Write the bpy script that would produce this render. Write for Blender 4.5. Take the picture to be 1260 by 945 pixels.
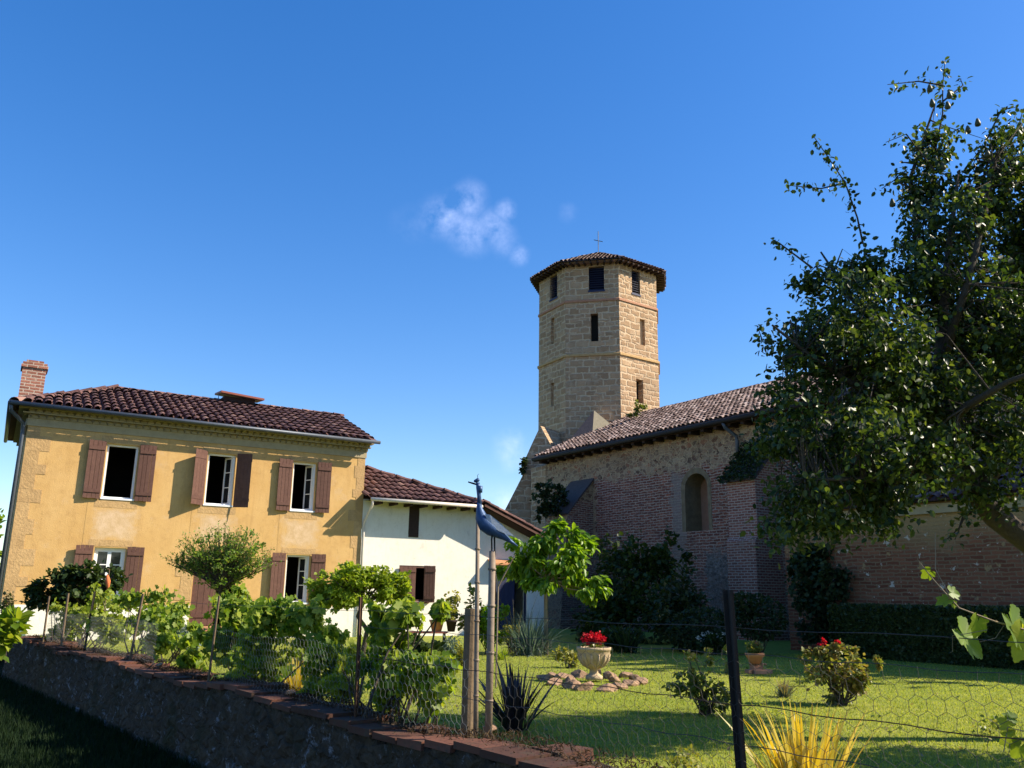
import bpy, math, random
import numpy as np

# ------------------------------------------------------------------ scene, camera, light
for o in list(bpy.data.objects):
    bpy.data.objects.remove(o)
SC = bpy.context.scene
COL = SC.collection
FPX, EYE = 1050.0, 1.25
PIT, ROLL = math.atan(260 / 1050), 0.0143
vF = np.array([0, math.cos(PIT), math.sin(PIT)])
vR0 = np.array([1.0, 0, 0]); vU0 = np.array([0, -math.sin(PIT), math.cos(PIT)])
vR = vR0 * math.cos(ROLL) + vU0 * math.sin(ROLL)
vU = vU0 * math.cos(ROLL) - vR0 * math.sin(ROLL)
vE = np.array([0, 0, EYE])
from mathutils import Matrix
cd = bpy.data.cameras.new('camera'); cam = bpy.data.objects.new('camera', cd); COL.objects.link(cam)
cd.sensor_width = 36; cd.lens = 36 * FPX / 1260; cd.clip_start = 0.05; cd.clip_end = 3000
M = Matrix.Identity(4)
for i in range(3):
    M[i][0] = vR[i]; M[i][1] = vU[i]; M[i][2] = -vF[i]; M[i][3] = vE[i]
cam.matrix_world = M
SC.camera = cam
SUN_EL = math.radians(37.5)
SUN_AZ = math.radians(90)          # clockwise from +Y
SC.view_settings.view_transform = 'Standard'; SC.view_settings.look = 'None'
SC.view_settings.exposure = 1.2; SC.view_settings.gamma = 1.0; SC.view_settings.use_curve_mapping = False
SC.cycles.max_bounces = 5; SC.cycles.diffuse_bounces = 3; SC.cycles.glossy_bounces = 2
SC.cycles.transmission_bounces = 3; SC.cycles.transparent_max_bounces = 8
try: SC.cycles.use_denoising = True
except Exception: pass

def ray(x, y): return vF + vR * (x - 630) / FPX + vU * (472.5 - y) / FPX
def G(x, y, z=0.0):
    d = ray(x, y); return vE + d * (z - EYE) / d[2]
def D(x, y, Y):
    d = ray(x, y); return vE + d * Y / d[1]
def PL(x, y, pt, n):
    d = ray(x, y); n = np.array(n); return vE + d * np.dot(np.array(pt) - vE, n) / np.dot(d, n)

W = bpy.data.worlds.new('World'); SC.world = W; W.use_nodes = True
nt = W.node_tree; nt.nodes.clear()
def wn(t, **k):
    n = nt.nodes.new(t)
    for a, b in k.items(): setattr(n, a, b)
    return n
wo = wn('ShaderNodeOutputWorld'); bg = wn('ShaderNodeBackground')
sky = wn('ShaderNodeTexSky', sky_type='NISHITA', sun_disc=False, sun_elevation=SUN_EL, sun_rotation=SUN_AZ,
         altitude=100, air_density=1.0, dust_density=0.35, ozone_density=2.2)
hsv = wn('ShaderNodeHueSaturation'); hsv.inputs['Saturation'].default_value = 1.5; hsv.inputs['Value'].default_value = 1.0; hsv.inputs['Hue'].default_value = .512
gm = wn('ShaderNodeGamma'); gm.inputs['Gamma'].default_value = 0.84; nt.links.new(sky.outputs[0], gm.inputs['Color']); nt.links.new(gm.outputs[0], hsv.inputs['Color'])
tc = wn('ShaderNodeTexCoord')
# small wisps of cloud, placed by their direction in the sky
def clouds():
    nz = wn('ShaderNodeTexNoise'); nz.inputs['Scale'].default_value = 34; nz.inputs['Detail'].default_value = 7; nz.inputs['Roughness'].default_value = .62
    nt.links.new(tc.outputs['Generated'], nz.inputs['Vector'])
    nz2 = wn('ShaderNodeTexNoise'); nz2.inputs['Scale'].default_value = 12; nz2.inputs['Detail'].default_value = 4
    nt.links.new(tc.outputs['Generated'], nz2.inputs['Vector'])
    off = wn('ShaderNodeVectorMath', operation='SUBTRACT'); nt.links.new(nz2.outputs['Color'], off.inputs[0]); off.inputs[1].default_value = (.5, .5, .5)
    sc_ = wn('ShaderNodeVectorMath', operation='SCALE'); nt.links.new(off.outputs[0], sc_.inputs[0]); sc_.inputs['Scale'].default_value = .035
    ad = wn('ShaderNodeVectorMath', operation='ADD'); nt.links.new(tc.outputs['Generated'], ad.inputs[0]); nt.links.new(sc_.outputs[0], ad.inputs[1])
    total = None
    for (x, y, r, s) in [(552, 266, 34, .75), (578, 247, 26, .75), (575, 288, 32, .75), (606, 284, 28, .7), (624, 262, 15, .7), (618, 300, 22, .4),
                         (634, 316, 16, .7), (697, 262, 14, .22), (628, 549, 26, .75), (640, 556, 20, .5), (622, 622, 34, .8), (512, 275, 26, .12)]:
        c = ray(x, y); c = c / np.linalg.norm(c)
        d = wn('ShaderNodeVectorMath', operation='DISTANCE'); nt.links.new(ad.outputs[0], d.inputs[0]); d.inputs[1].default_value = tuple(c)
        mr = wn('ShaderNodeMapRange', interpolation_type='SMOOTHSTEP'); nt.links.new(d.outputs['Value'], mr.inputs['Value'])
        mr.inputs['From Min'].default_value = r / 1050 * .05; mr.inputs['From Max'].default_value = r / 1050 * 1.25
        mr.inputs['To Min'].default_value = s * .68; mr.inputs['To Max'].default_value = 0
        if total is None: total = mr.outputs[0]
        else:
            m = wn('ShaderNodeMath', operation='MAXIMUM'); nt.links.new(total, m.inputs[0]); nt.links.new(mr.outputs[0], m.inputs[1]); total = m.outputs[0]
    mr = wn('ShaderNodeMapRange'); nt.links.new(nz.outputs['Fac'], mr.inputs['Value'])
    mr.inputs['From Min'].default_value = .34; mr.inputs['From Max'].default_value = .86
    m = wn('ShaderNodeMath', operation='MULTIPLY', use_clamp=True); nt.links.new(total, m.inputs[0]); nt.links.new(mr.outputs[0], m.inputs[1])
    return m.outputs[0]
mx = wn('ShaderNodeMix', data_type='RGBA'); nt.links.new(clouds(), mx.inputs['Factor'])
nt.links.new(hsv.outputs[0], mx.inputs[6]); mx.inputs[7].default_value = (4.4, 4.9, 6.9, 1)
nt.links.new(mx.outputs[2], bg.inputs['Color']); bg.inputs['Strength'].default_value = 0.12
nt.links.new(bg.outputs[0], wo.inputs[0])

sl = bpy.data.lights.new('sun', 'SUN'); sl.energy = 4.3; sl.angle = math.radians(.53); sl.color = (1, .89, .71)
so = bpy.data.objects.new('sun', sl); COL.objects.link(so)
SV = np.array([math.sin(SUN_AZ) * math.cos(SUN_EL), math.cos(SUN_AZ) * math.cos(SUN_EL), math.sin(SUN_EL)])
from mathutils import Vector
so.rotation_euler = Vector(SV).to_track_quat('Z', 'Y').to_euler()
so.location = (20, 2, 25)

rng = np.random.default_rng(7)
R = rng.uniform

# ------------------------------------------------------------------ materials
MATS = {}
class NT:
    def __init__(s, name):
        s.m = bpy.data.materials.new(name); s.m.use_nodes = True; s.t = s.m.node_tree; s.t.nodes.clear()
        s.out = s.n('ShaderNodeOutputMaterial')
    def n(s, t, **k):
        n = s.t.nodes.new(t)
        for a, b in k.items(): setattr(n, a, b)
        return n
    def l(s, a, b): s.t.links.new(a, b)
    def set(s, sock, v):
        if hasattr(v, 'is_output') : s.l(v, sock)
        elif isinstance(v, (tuple, list)) and len(v) == 3 and sock.type == 'RGBA': sock.default_value = (*v, 1)
        else: sock.default_value = v
    def co(s, kind='Object', scale=None):
        v = s.n('ShaderNodeTexCoord').outputs[kind]
        if scale is not None:
            m = s.n('ShaderNodeMapping'); s.l(v, m.inputs[0]); m.inputs['Scale'].default_value = scale if isinstance(scale, tuple) else (scale,) * 3; v = m.outputs[0]
        return v
    def noise(s, v, sc, det=5, ro=.6, out='Fac', dist=0):
        n = s.n('ShaderNodeTexNoise'); s.l(v, n.inputs['Vector']); n.inputs['Scale'].default_value = sc
        n.inputs['Detail'].default_value = det; n.inputs['Roughness'].default_value = ro; n.inputs['Distortion'].default_value = dist
        return n.outputs[out]
    def ramp(s, f, stops):
        r = s.n('ShaderNodeValToRGB'); s.l(f, r.inputs[0]); e = r.color_ramp.elements
        while len(e) < len(stops): e.new(.5)
        for x, (p, c) in zip(e, stops):
            x.position = p; x.color = (*c, 1) if not isinstance(c, (int, float)) else (c, c, c, 1)
        return r.outputs[0]
    def mr(s, f, a, b, c=0., d=1.):
        r = s.n('ShaderNodeMapRange'); s.l(f, r.inputs['Value'])
        for k, x in zip(('From Min', 'From Max', 'To Min', 'To Max'), (a, b, c, d)): r.inputs[k].default_value = x
        return r.outputs[0]
    def mix(s, f, a, b, bt='MIX'):
        m = s.n('ShaderNodeMix', data_type='RGBA', blend_type=bt); s.set(m.inputs['Factor'], f); s.set(m.inputs[6], a); s.set(m.inputs[7], b); return m.outputs[2]
    def math(s, op, a, b=None, c=None):
        m = s.n('ShaderNodeMath', operation=op); s.set(m.inputs[0], a)
        if b is not None: s.set(m.inputs[1], b)
        if c is not None: s.set(m.inputs[2], c)
        return m.outputs[0]
    def vm(s, op, a, b):
        m = s.n('ShaderNodeVectorMath', operation=op); s.set(m.inputs[0], a)
        if op == 'SCALE': m.inputs['Scale'].default_value = b
        else: s.set(m.inputs[1], b)
        return m.outputs[0]
    def sep(s, v):
        n = s.n('ShaderNodeSeparateXYZ'); s.l(v, n.inputs[0]); return n.outputs
    def isl(s): return s.n('ShaderNodeNewGeometry').outputs['Random Per Island']
    def bump(s, h, st=.5, d=.02):
        b = s.n('ShaderNodeBump'); s.l(h, b.inputs['Height']); b.inputs['Strength'].default_value = st; b.inputs['Distance'].default_value = d; return b.outputs[0]
    def pbr(s, col, rough=.85, nrm=None, metal=0., spec=.3):
        p = s.n('ShaderNodeBsdfPrincipled'); s.set(p.inputs['Base Color'], col); s.set(p.inputs['Roughness'], rough)
        p.inputs['Metallic'].default_value = metal; p.inputs['Specular IOR Level'].default_value = spec
        if nrm is not None: s.l(nrm, p.inputs['Normal'])
        return p.outputs[0]
    def fin(s, sh):
        s.l(sh, s.out.inputs[0]); MATS[s.m.name] = s.m; return s.m

def simple(name, c1, c2, sc=8, rough=.8, bump=.3, metal=0., island=.35, d=.01, spec=.3):
    k = NT(name); v = k.co()
    f = k.noise(v, sc, 6, .65)
    col = k.ramp(f, [(.3, c1), (.7, c2)])
    if island: col = k.mix(island, col, k.mix(k.isl(), c1, c2))
    return k.fin(k.pbr(col, rough, k.bump(k.noise(v, sc * 3, 5), bump, d), metal, spec))

def leafmat(name, cols, tr=.4, rough=.45, spec=.4, tcol=None):
    k = NT(name); r = k.isl()
    n = len(cols)
    col = k.ramp(r, [(i / (n - 1) if n > 1 else 0, c) for i, c in enumerate(cols)])
    big = k.noise(k.co(), 2.2, 3)
    col = k.mix(k.mr(big, .35, .65, 0, .35), col, tuple(.6 * x for x in cols[0]))
    p = k.pbr(col, rough, None, 0, spec)
    t = k.n('ShaderNodeBsdfTranslucent')
    k.l(k.mix(1, col, tcol or (1.5, 1.45, .55), 'MULTIPLY'), t.inputs[0])
    m = k.n('ShaderNodeMixShader'); m.inputs[0].default_value = tr; k.l(p, m.inputs[1]); k.l(t.outputs[0], m.inputs[2])
    return k.fin(m.outputs[0])

def stucco(name, base, lo, hi, patch, pits=0., worn=None):
    k = NT(name); v = k.co()
    a = k.noise(v, .9, 5, .6); b = k.noise(v, 5, 6, .7); c = k.noise(v, 45, 4, .6)
    st = k.noise(k.co('Object', (5, 5, .5)), 1.6, 5, .65)
    col = k.mix(k.mr(a, .35, .68), base, hi); col = k.mix(k.mr(b, .5, .72, 0, .6), col, lo)
    col = k.mix(k.mr(st, .52, .75, 0, .5), col, lo)
    col = k.mix(k.mr(k.noise(v, 2.3, 6, .7), .58, .70, 0, .6), col, patch)
    col = k.mix(k.mr(k.noise(k.co('Object', (2.5, 2.5, .9)), 1.3, 6, .75), .60, .68, 0, .35), col, tuple(.6 * x for x in lo))
    if pits: col = k.mix(k.mr(k.noise(v, 16, 4, .7), .64, .70, 0, pits), col, tuple(.5 * x for x in lo))
    if worn:
        u = k.sep(k.co('UV')); e = k.math('MAXIMUM', k.math('ABSOLUTE', u[0]), k.math('ABSOLUTE', u[1]))
        e = k.math('ADD', e, k.math('MULTIPLY', k.math('SUBTRACT', k.noise(v, 3.5, 6, .75), .5), 1.5))
        col = k.mix(k.mr(e, .45, .85, .9, 0), col, k.mix(k.mr(b, .4, .65), worn[0], worn[1]))
    h = k.math('ADD', k.math('MULTIPLY', b, .5), k.math('MULTIPLY', c, .6))
    return k.fin(k.pbr(col, .93, k.bump(h, .6, .014), 0, .15))
OC = ((.53, .32, .118), (.43, .255, .10), (.60, .385, .16), (.56, .39, .22))
stucco('ochre_stucco', *OC)
stucco('worn_stucco', *OC, worn=((.52, .36, .20), (.63, .46, .30)))
stucco('white_plaster', (.78, .73, .64), (.69, .63, .53), (.81, .77, .69), (.69, .61, .50), pits=.45)
stucco('pale_render', (.55, .37, .20), (.47, .30, .15), (.60, .43, .27), (.52, .32, .14))
simple('quoin_stone', (.36, .225, .10), (.54, .35, .16), 6, .95, .8, d=.02)
simple('old_stone', (.13, .095, .055), (.26, .20, .12), 5, .95, .8, d=.03)
simple('pink_infill', (.26, .13, .09), (.36, .20, .14), 5, .95, .5, d=.02)
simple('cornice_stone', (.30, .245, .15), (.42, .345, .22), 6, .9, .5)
simple('white_paint', (.74, .75, .76), (.82, .83, .84), 6, .5, .1)
simple('brown_wood', (.075, .034, .026), (.135, .066, .049), 12, .8, .4)
simple('dark_wood', (.03, .018, .015), (.055, .032, .026), 14, .85, .4)
simple('grey_metal', (.06, .07, .09), (.10, .115, .14), 9, .45, .1, .3)
simple('white_metal', (.55, .49, .43), (.66, .60, .53), 9, .5, .1)
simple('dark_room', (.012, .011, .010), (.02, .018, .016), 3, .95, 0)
simple('navy_paint', (.018, .022, .06), (.03, .036, .085), 10, .6, .2)
simple('red_tin', (.22, .06, .04), (.30, .10, .065), 9, .6, .2)
simple('rust', (.055, .03, .02), (.12, .06, .032), 25, .85, .6, d=.004)
simple('dark_iron', (.012, .011, .011), (.03, .022, .018), 30, .8, .5, d=.004)
simple('timber', (.10, .065, .036), (.20, .14, .085), 20, .9, .6, d=.006)
simple('cane', (.16, .115, .08), (.28, .215, .155), 18, .7, .3, d=.004)
simple('galvanised', (.20, .20, .19), (.30, .30, .29), 30, .5, .1, .6)
simple('mesh_wire', (.06, .055, .045), (.12, .11, .10), 30, .6, 0, .5)
simple('terracotta', (.42, .17, .075), (.55, .27, .13), 12, .85, .3)
simple('cast_stone', (.30, .22, .13), (.52, .40, .26), 9, .95, .9, d=.012)
simple('field_stone', (.10, .058, .036), (.42, .27, .17), 3.5, .95, .9, d=.03, island=0)
simple('mossy_slab', (.03, .022, .016), (.10, .055, .036), 7, .95, .9, d=.03)
simple('soft_brick', (.30, .13, .075), (.47, .26, .16), 9, .95, .6)
simple('bark', (.045, .034, .024), (.10, .078, .058), 22, .95, 1., d=.02)
simple('pale_bark', (.20, .15, .09), (.32, .24, .15), 22, .9, .6, d=.01)
simple('teal_paint', (.10, .17, .15), (.15, .23, .20), 5, .6, .2)
simple('orange_cloth', (.42, .10, .03), (.55, .17, .06), 9, .8, .4)
simple('bird_blue', (.022, .05, .13), (.05, .10, .20), 30, .45, .3, .25)
simple('bird_grey', (.20, .24, .30), (.42, .45, .50), 60, .5, .3, .25)
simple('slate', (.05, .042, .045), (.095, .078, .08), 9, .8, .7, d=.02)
simple('lead_grey', (.12, .115, .11), (.34, .31, .26), 5, .85, .5)
simple('pear_skin', (.05, .06, .02), (.09, .075, .03), 9, .5, .1)

def tiles(name, stops, lich, amt):
    k = NT(name); v = k.co(); r = k.isl()
    col = k.ramp(r, stops)
    n = k.noise(v, 14, 6, .7)
    col = k.mix(k.mr(n, .5, .72, 0, amt), col, lich)
    col = k.mix(k.mr(k.noise(v, 5, 4), .35, .7, .25, 0), col, (.02, .014, .012))
    return k.fin(k.pbr(col, .9, k.bump(n, .5, .01), 0, .2))
tiles('dark_tiles', [(0, (.08, .039, .037)), (.4, (.135, .068, .062)), (.75, (.18, .093, .082)), (.93, (.22, .115, .09)), (1, (.32, .19, .15))], (.24, .18, .165), .5)
tiles('pale_tiles', [(0, (.10, .062, .053)), (.35, (.19, .12, .10)), (.7, (.28, .19, .165)), (1, (.48, .37, .33))], (.55, .50, .47), .6)
tiles('coping_brick', [(0, (.06, .028, .019)), (.5, (.105, .046, .030)), (1, (.18, .072, .045))], (.07, .055, .036), 1.0)

def masonry(name, kind):
    k = NT(name); uv = k.co('UV')
    nz = k.noise(uv, 1.7, 4, .6, 'Color'); nz2 = k.noise(uv, 7, 3, .6, 'Color')
    wob = k.vm('ADD', k.vm('SCALE', k.vm('SUBTRACT', nz, (.5, .5, .5)), .18), k.vm('SCALE', k.vm('SUBTRACT', nz2, (.5, .5, .5)), .12))
    uvw = k.vm('ADD', uv, wob)
    fine = k.noise(uv, 22, 6, .7); med = k.noise(uv, 3.2, 5, .65); big = k.noise(uv, .55, 4, .6)
    def brick(c1, c2, mo, bw, rh, mt, vec, bias=0., sm=.3):
        b = k.n('ShaderNodeTexBrick'); k.l(vec, b.inputs['Vector']); b.offset = .5
        for q, c in zip(('Color1', 'Color2', 'Mortar'), (c1, c2, mo)): k.set(b.inputs[q], c)
        b.inputs['Scale'].default_value = 1; b.inputs['Brick Width'].default_value = bw; b.inputs['Row Height'].default_value = rh
        b.inputs['Mortar Size'].default_value = mt; b.inputs['Mortar Smooth'].default_value = sm; b.inputs['Bias'].default_value = bias
        return b.outputs['Color'], b.outputs['Fac']
    def rubble(sc, cols, mo, vec=None):
        vv = vec or uvw
        mp = k.n('ShaderNodeMapping'); k.l(vv, mp.inputs[0]); mp.inputs['Scale'].default_value = (sc, sc * 1.5, sc)
        a = k.n('ShaderNodeTexVoronoi', feature='F1'); k.l(mp.outputs[0], a.inputs['Vector']); a.inputs['Scale'].default_value = 1
        e = k.n('ShaderNodeTexVoronoi', feature='DISTANCE_TO_EDGE'); k.l(mp.outputs[0], e.inputs['Vector']); e.inputs['Scale'].default_value = 1
        cs = k.sep(a.outputs['Color'])[0]
        col = k.ramp(cs, [(i / (len(cols) - 1), c) for i, c in enumerate(cols)])
        f = k.mr(e.outputs['Distance'], .02, .11 if kind != 'garden' else .3)
        return k.mix(f, mo, col), f
    xyz = k.sep(uv); u, z = xyz[0], xyz[1]
    if kind == 'tower':
        cA, fA = brick((.38, .235, .13), (.60, .40, .235), (.72, .55, .365), .66, .34, .055, uvw, 0, .6)
        cB, fB = brick((.55, .36, .215), (.36, .225, .125), (.70, .53, .35), .5, .25, .05, uvw, 0, .6)
        m = k.mr(k.noise(uv, .8, 2), .47, .53)
        col = k.mix(m, cA, cB); f = k.math('ADD', k.math('MULTIPLY', fA, k.math('SUBTRACT', 1., m)), k.math('MULTIPLY', fB, m))
        smear = k.mr(k.noise(uv, 1.1, 6, .75), .53, .64)
        col = k.mix(k.math('MULTIPLY', smear, .75), col, (.68, .50, .33))
        h = k.math('ADD', k.math('MULTIPLY', f, -1.0), k.math('MULTIPLY', fine, .5)); bs, bd = .9, .035
        col = k.mix(k.mr(med, .35, .7, .3, 0), col, (.30, .21, .14))
    elif kind == 'nave':
        rc, rf = rubble(4.6, [(.33, .20, .13), (.48, .32, .20), (.22, .13, .095), (.54, .39, .26), (.12, .075, .06), (.46, .21, .125)], (.58, .43, .27))
        rc = k.mix(k.mr(k.noise(uv, 6, 6, .75), .50, .62, 0, .7), rc, (.58, .43, .27)); rc = k.mix(k.mr(k.noise(uv, 9, 3, .7), .60, .66), rc, (.03, .022, .018))
        bc, bf = brick((.21, .065, .045), (.42, .15, .095), (.53, .41, .32), .28, .085, .017, k.vm('ADD', uv, k.vm('SCALE', wob, .55)), -.1)
        bc = k.mix(k.mr(k.noise(uv, 11, 4, .7), .55, .66, 0, .7), bc, (.48, .37, .28)); bc = k.mix(k.mr(k.noise(k.co('UV', (1.2, 5, 1)), 2.2, 4, .7), .5, .66, 0, .7), bc, (.11, .04, .04))
        bc = k.mix(k.mr(med, .58, .75, 0, .65), bc, (.42, .34, .28))
        wc, wf = rubble(6.5, [(.10, .09, .075), (.22, .19, .15), (.07, .06, .055)], (.42, .40, .37))
        wc = k.mix(.55, wc, k.ramp(k.noise(uv, 8, 7, .8), [(.38, (.06, .055, .05)), (.52, (.2, .19, .17)), (.62, (.5, .49, .46))]))
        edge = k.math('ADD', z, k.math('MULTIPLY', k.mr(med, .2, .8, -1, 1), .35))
        lb = k.math('ADD', edge, k.math('MULTIPLY', k.math('GREATER_THAN', u, 2.4), -.10))
        isb = k.mr(lb, 5.05, 5.18, 1, 0)
        col = k.mix(isb, rc, bc)
        un = k.math('ADD', u, k.math('MULTIPLY', k.mr(med, .2, .8, -1, 1), .3))
        low = k.math('MULTIPLY', k.mr(edge, 2.45, 2.7, 1, 0), k.math('MULTIPLY', k.math('GREATER_THAN', un, 1.6), k.math('LESS_THAN', un, 2.7)))
        lf = k.math('GREATER_THAN', un, 7.75)
        col = k.mix(lf, col, rc)
        col = k.mix(low, col, wc)
        pale = k.math('MULTIPLY', k.math('GREATER_THAN', un, 3.5), k.math('LESS_THAN', un, 4.05))
        col = k.mix(k.math('MULTIPLY', pale, k.mr(edge, 5., 5.2, .7, 0)), col, (.33, .28, .24))
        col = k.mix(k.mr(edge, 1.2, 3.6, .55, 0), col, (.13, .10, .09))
        h = k.math('ADD', k.math('MULTIPLY', k.math('SUBTRACT', rf, bf), .7), k.math('MULTIPLY', fine, .6)); bs, bd = .9, .03
    elif kind == 'brick':
        bc, bf = brick((.24, .085, .06), (.40, .165, .115), (.52, .41, .33), .25, .085, .016, k.vm('ADD', uv, k.vm('SCALE', wob, .3)))
        col = k.mix(k.mr(med, .55, .75, 0, .6), bc, (.40, .31, .24))
        h = k.math('ADD', k.math('MULTIPLY', bf, -.7), k.math('MULTIPLY', fine, .5)); bs, bd = .8, .02
    elif kind == 'annex':
        bc, bf = brick((.18, .06, .033), (.31, .125, .068), (.28, .18, .105), .3, .085, .016, k.vm('ADD', uv, k.vm('SCALE', wob, .5)))
        pl = k.math('MAXIMUM', k.mr(med, .62, .66, 0, .8), k.mr(k.math('ADD', z, k.math('MULTIPLY', big, 1.6)), 3.1, 3.9, 0, .85))
        col = k.mix(pl, bc, (.48, .33, .155)); col = k.mix(k.mr(k.noise(uv, 4, 4, .7), .62, .65), col, (.66, .58, .47))
        h = k.math('ADD', k.math('MULTIPLY', bf, -.7), k.math('MULTIPLY', fine, .6)); bs, bd = .9, .025
    elif kind == 'garden':
        rc, rf = rubble(6.2, [(.085, .062, .044), (.17, .125, .08), (.06, .046, .036), (.13, .085, .058)], (.07, .057, .042))
        rc = k.mix(.6, rc, k.ramp(k.noise(uv, 5, 7, .75), [(.35, (.025, .02, .016)), (.55, (.08, .06, .045)), (.7, (.15, .12, .09))]))
        col = k.mix(k.mr(k.noise(uv, 4, 6, .8), .56, .64, 0, .8), rc, (.33, .34, .38))
        col = k.mix(k.mr(k.noise(uv, 1.4, 5, .7), .5, .7, 0, .75), col, (.025, .035, .012))
        h = k.math('ADD', k.math('MULTIPLY', rf, .9), k.math('MULTIPLY', fine, .7)); bs, bd = 1., .05
    col = k.mix(k.mr(fine, .3, .75, .3, 0), col, (.06, .045, .035))
    col = k.mix(k.mr(big, .5, .75, 0, .35), col, (.11, .085, .06))
    return k.fin(k.pbr(col, .95, k.bump(h, bs, bd), 0, .12))
for a, b in (('tower_stone', 'tower'), ('nave_masonry', 'nave'), ('buttress_brick', 'brick'), ('annex_brick', 'annex'), ('garden_wall_stone', 'garden')): masonry(a, b)

k = NT('lawn_ground'); v = k.co()
a = k.noise(v, .45, 4, .6); b = k.noise(v, 3.5, 6, .7); c = k.noise(v, 60, 4, .7)
col = k.mix(k.mr(a, .35, .65), (.26, .31, .045), (.35, .36, .075)); col = k.mix(k.mr(b, .42, .68, 0, .75), col, (.16, .21, .03)); col = k.mix(k.mr(k.noise(v, .8, 5, .7), .60, .72, 0, .7), col, (.42, .35, .17))
col = k.mix(k.mr(c, .35, .7, .4, 0), col, (.10, .12, .022))
k.fin(k.pbr(col, .95, k.bump(c, .8, .03), 0, .1))
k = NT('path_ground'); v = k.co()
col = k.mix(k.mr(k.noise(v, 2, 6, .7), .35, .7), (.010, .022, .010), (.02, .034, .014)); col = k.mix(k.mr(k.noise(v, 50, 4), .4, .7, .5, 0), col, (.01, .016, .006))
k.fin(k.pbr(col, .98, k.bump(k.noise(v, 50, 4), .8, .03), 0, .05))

k = NT('window_glass'); p = k.n('ShaderNodeBsdfPrincipled')
p.inputs['Base Color'].default_value = (.02, .022, .025, 1); p.inputs['Roughness'].default_value = .05; p.inputs['Specular IOR Level'].default_value = .5; k.fin(p.outputs[0])

leafmat('pear_leaves', [(.016, .034, .009), (.03, .058, .014), (.06, .10, .02), (.13, .165, .035)], .42, .42, .4)
leafmat('vine_leaves', [(.09, .165, .014), (.17, .26, .02), (.26, .33, .03), (.36, .40, .05)], .5, .5, .35)
leafmat('yellow_vine_leaves', [(.18, .25, .02), (.27, .33, .03), (.36, .38, .045)], .5, .5, .35)
leafmat('maple_leaves', [(.10, .21, .012), (.17, .30, .02), (.26, .38, .03)], .52, .42, .45)
leafmat('dark_leaves', [(.022, .042, .012), (.036, .062, .016), (.06, .09, .022)], .3, .5, .2)
leafmat('myrtle_leaves', [(.10, .19, .035), (.16, .26, .05), (.23, .31, .075), (.29, .27, .10)], .52, .5, .35)
leafmat('mop_leaves', [(.18, .27, .02), (.27, .36, .03), (.37, .42, .05)], .52, .5, .35)
leafmat('shrub_leaves', [(.09, .135, .022), (.14, .19, .035), (.21, .235, .055), (.25, .20, .07)], .42, .42, .45)
leafmat('red_tipped_leaves', [(.12, .155, .035), (.19, .205, .05), (.27, .235, .075), (.32, .19, .085)], .42, .42, .45)
leafmat('yellow_leaves', [(.22, .22, .03), (.32, .30, .05), (.16, .18, .03)], .4, .5, .35)
leafmat('blue_grey_leaves', [(.10, .15, .11), (.16, .22, .17), (.22, .28, .22)], .3, .6, .3, (1, 1.1, .9))
leafmat('hedge_leaves', [(.03, .05, .015), (.05, .075, .022), (.08, .105, .03)], .3, .45, .4)
leafmat('ivy_leaves', [(.02, .036, .014), (.034, .055, .02), (.05, .075, .028)], .22, .5, .2)
leafmat('red_petals', [(.50, .006, .02), (.62, .012, .03), (.42, .004, .016)], .3, .6, .3, (1.2, .6, .6))
leafmat('white_petals', [(.70, .72, .70), (.8, .8, .78)], .3, .6, .3, (1, 1, 1))
leafmat('pink_petals', [(.55, .12, .14), (.62, .2, .2), (.5, .3, .2)], .3, .6, .3, (1, .8, .8))
leafmat('dry_stems', [(.22, .17, .09), (.32, .27, .15), (.16, .13, .06)], .3, .7, .2)
leafmat('debris', [(.05, .03, .018), (.10, .06, .035), (.16, .11, .065), (.035, .03, .015)], .1, .8, .1)
leafmat('purple_flax_blades', [(.012, .009, .013), (.022, .014, .02), (.035, .02, .026)], .12, .35, .5, (1, .7, .8))
leafmat('golden_flax_blades', [(.46, .34, .02), (.62, .49, .045), (.70, .60, .16), (.30, .25, .02)], .48, .4, .4, (1.3, 1.1, .5))
leafmat('lawn_blades', [(.18, .235, .03), (.27, .32, .045), (.36, .38, .075), (.46, .44, .14)], .5, .6, .25)
leafmat('rough_grass_blades', [(.008, .02, .008), (.014, .03, .011), (.022, .038, .014)], .3, .7, .1)

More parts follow.
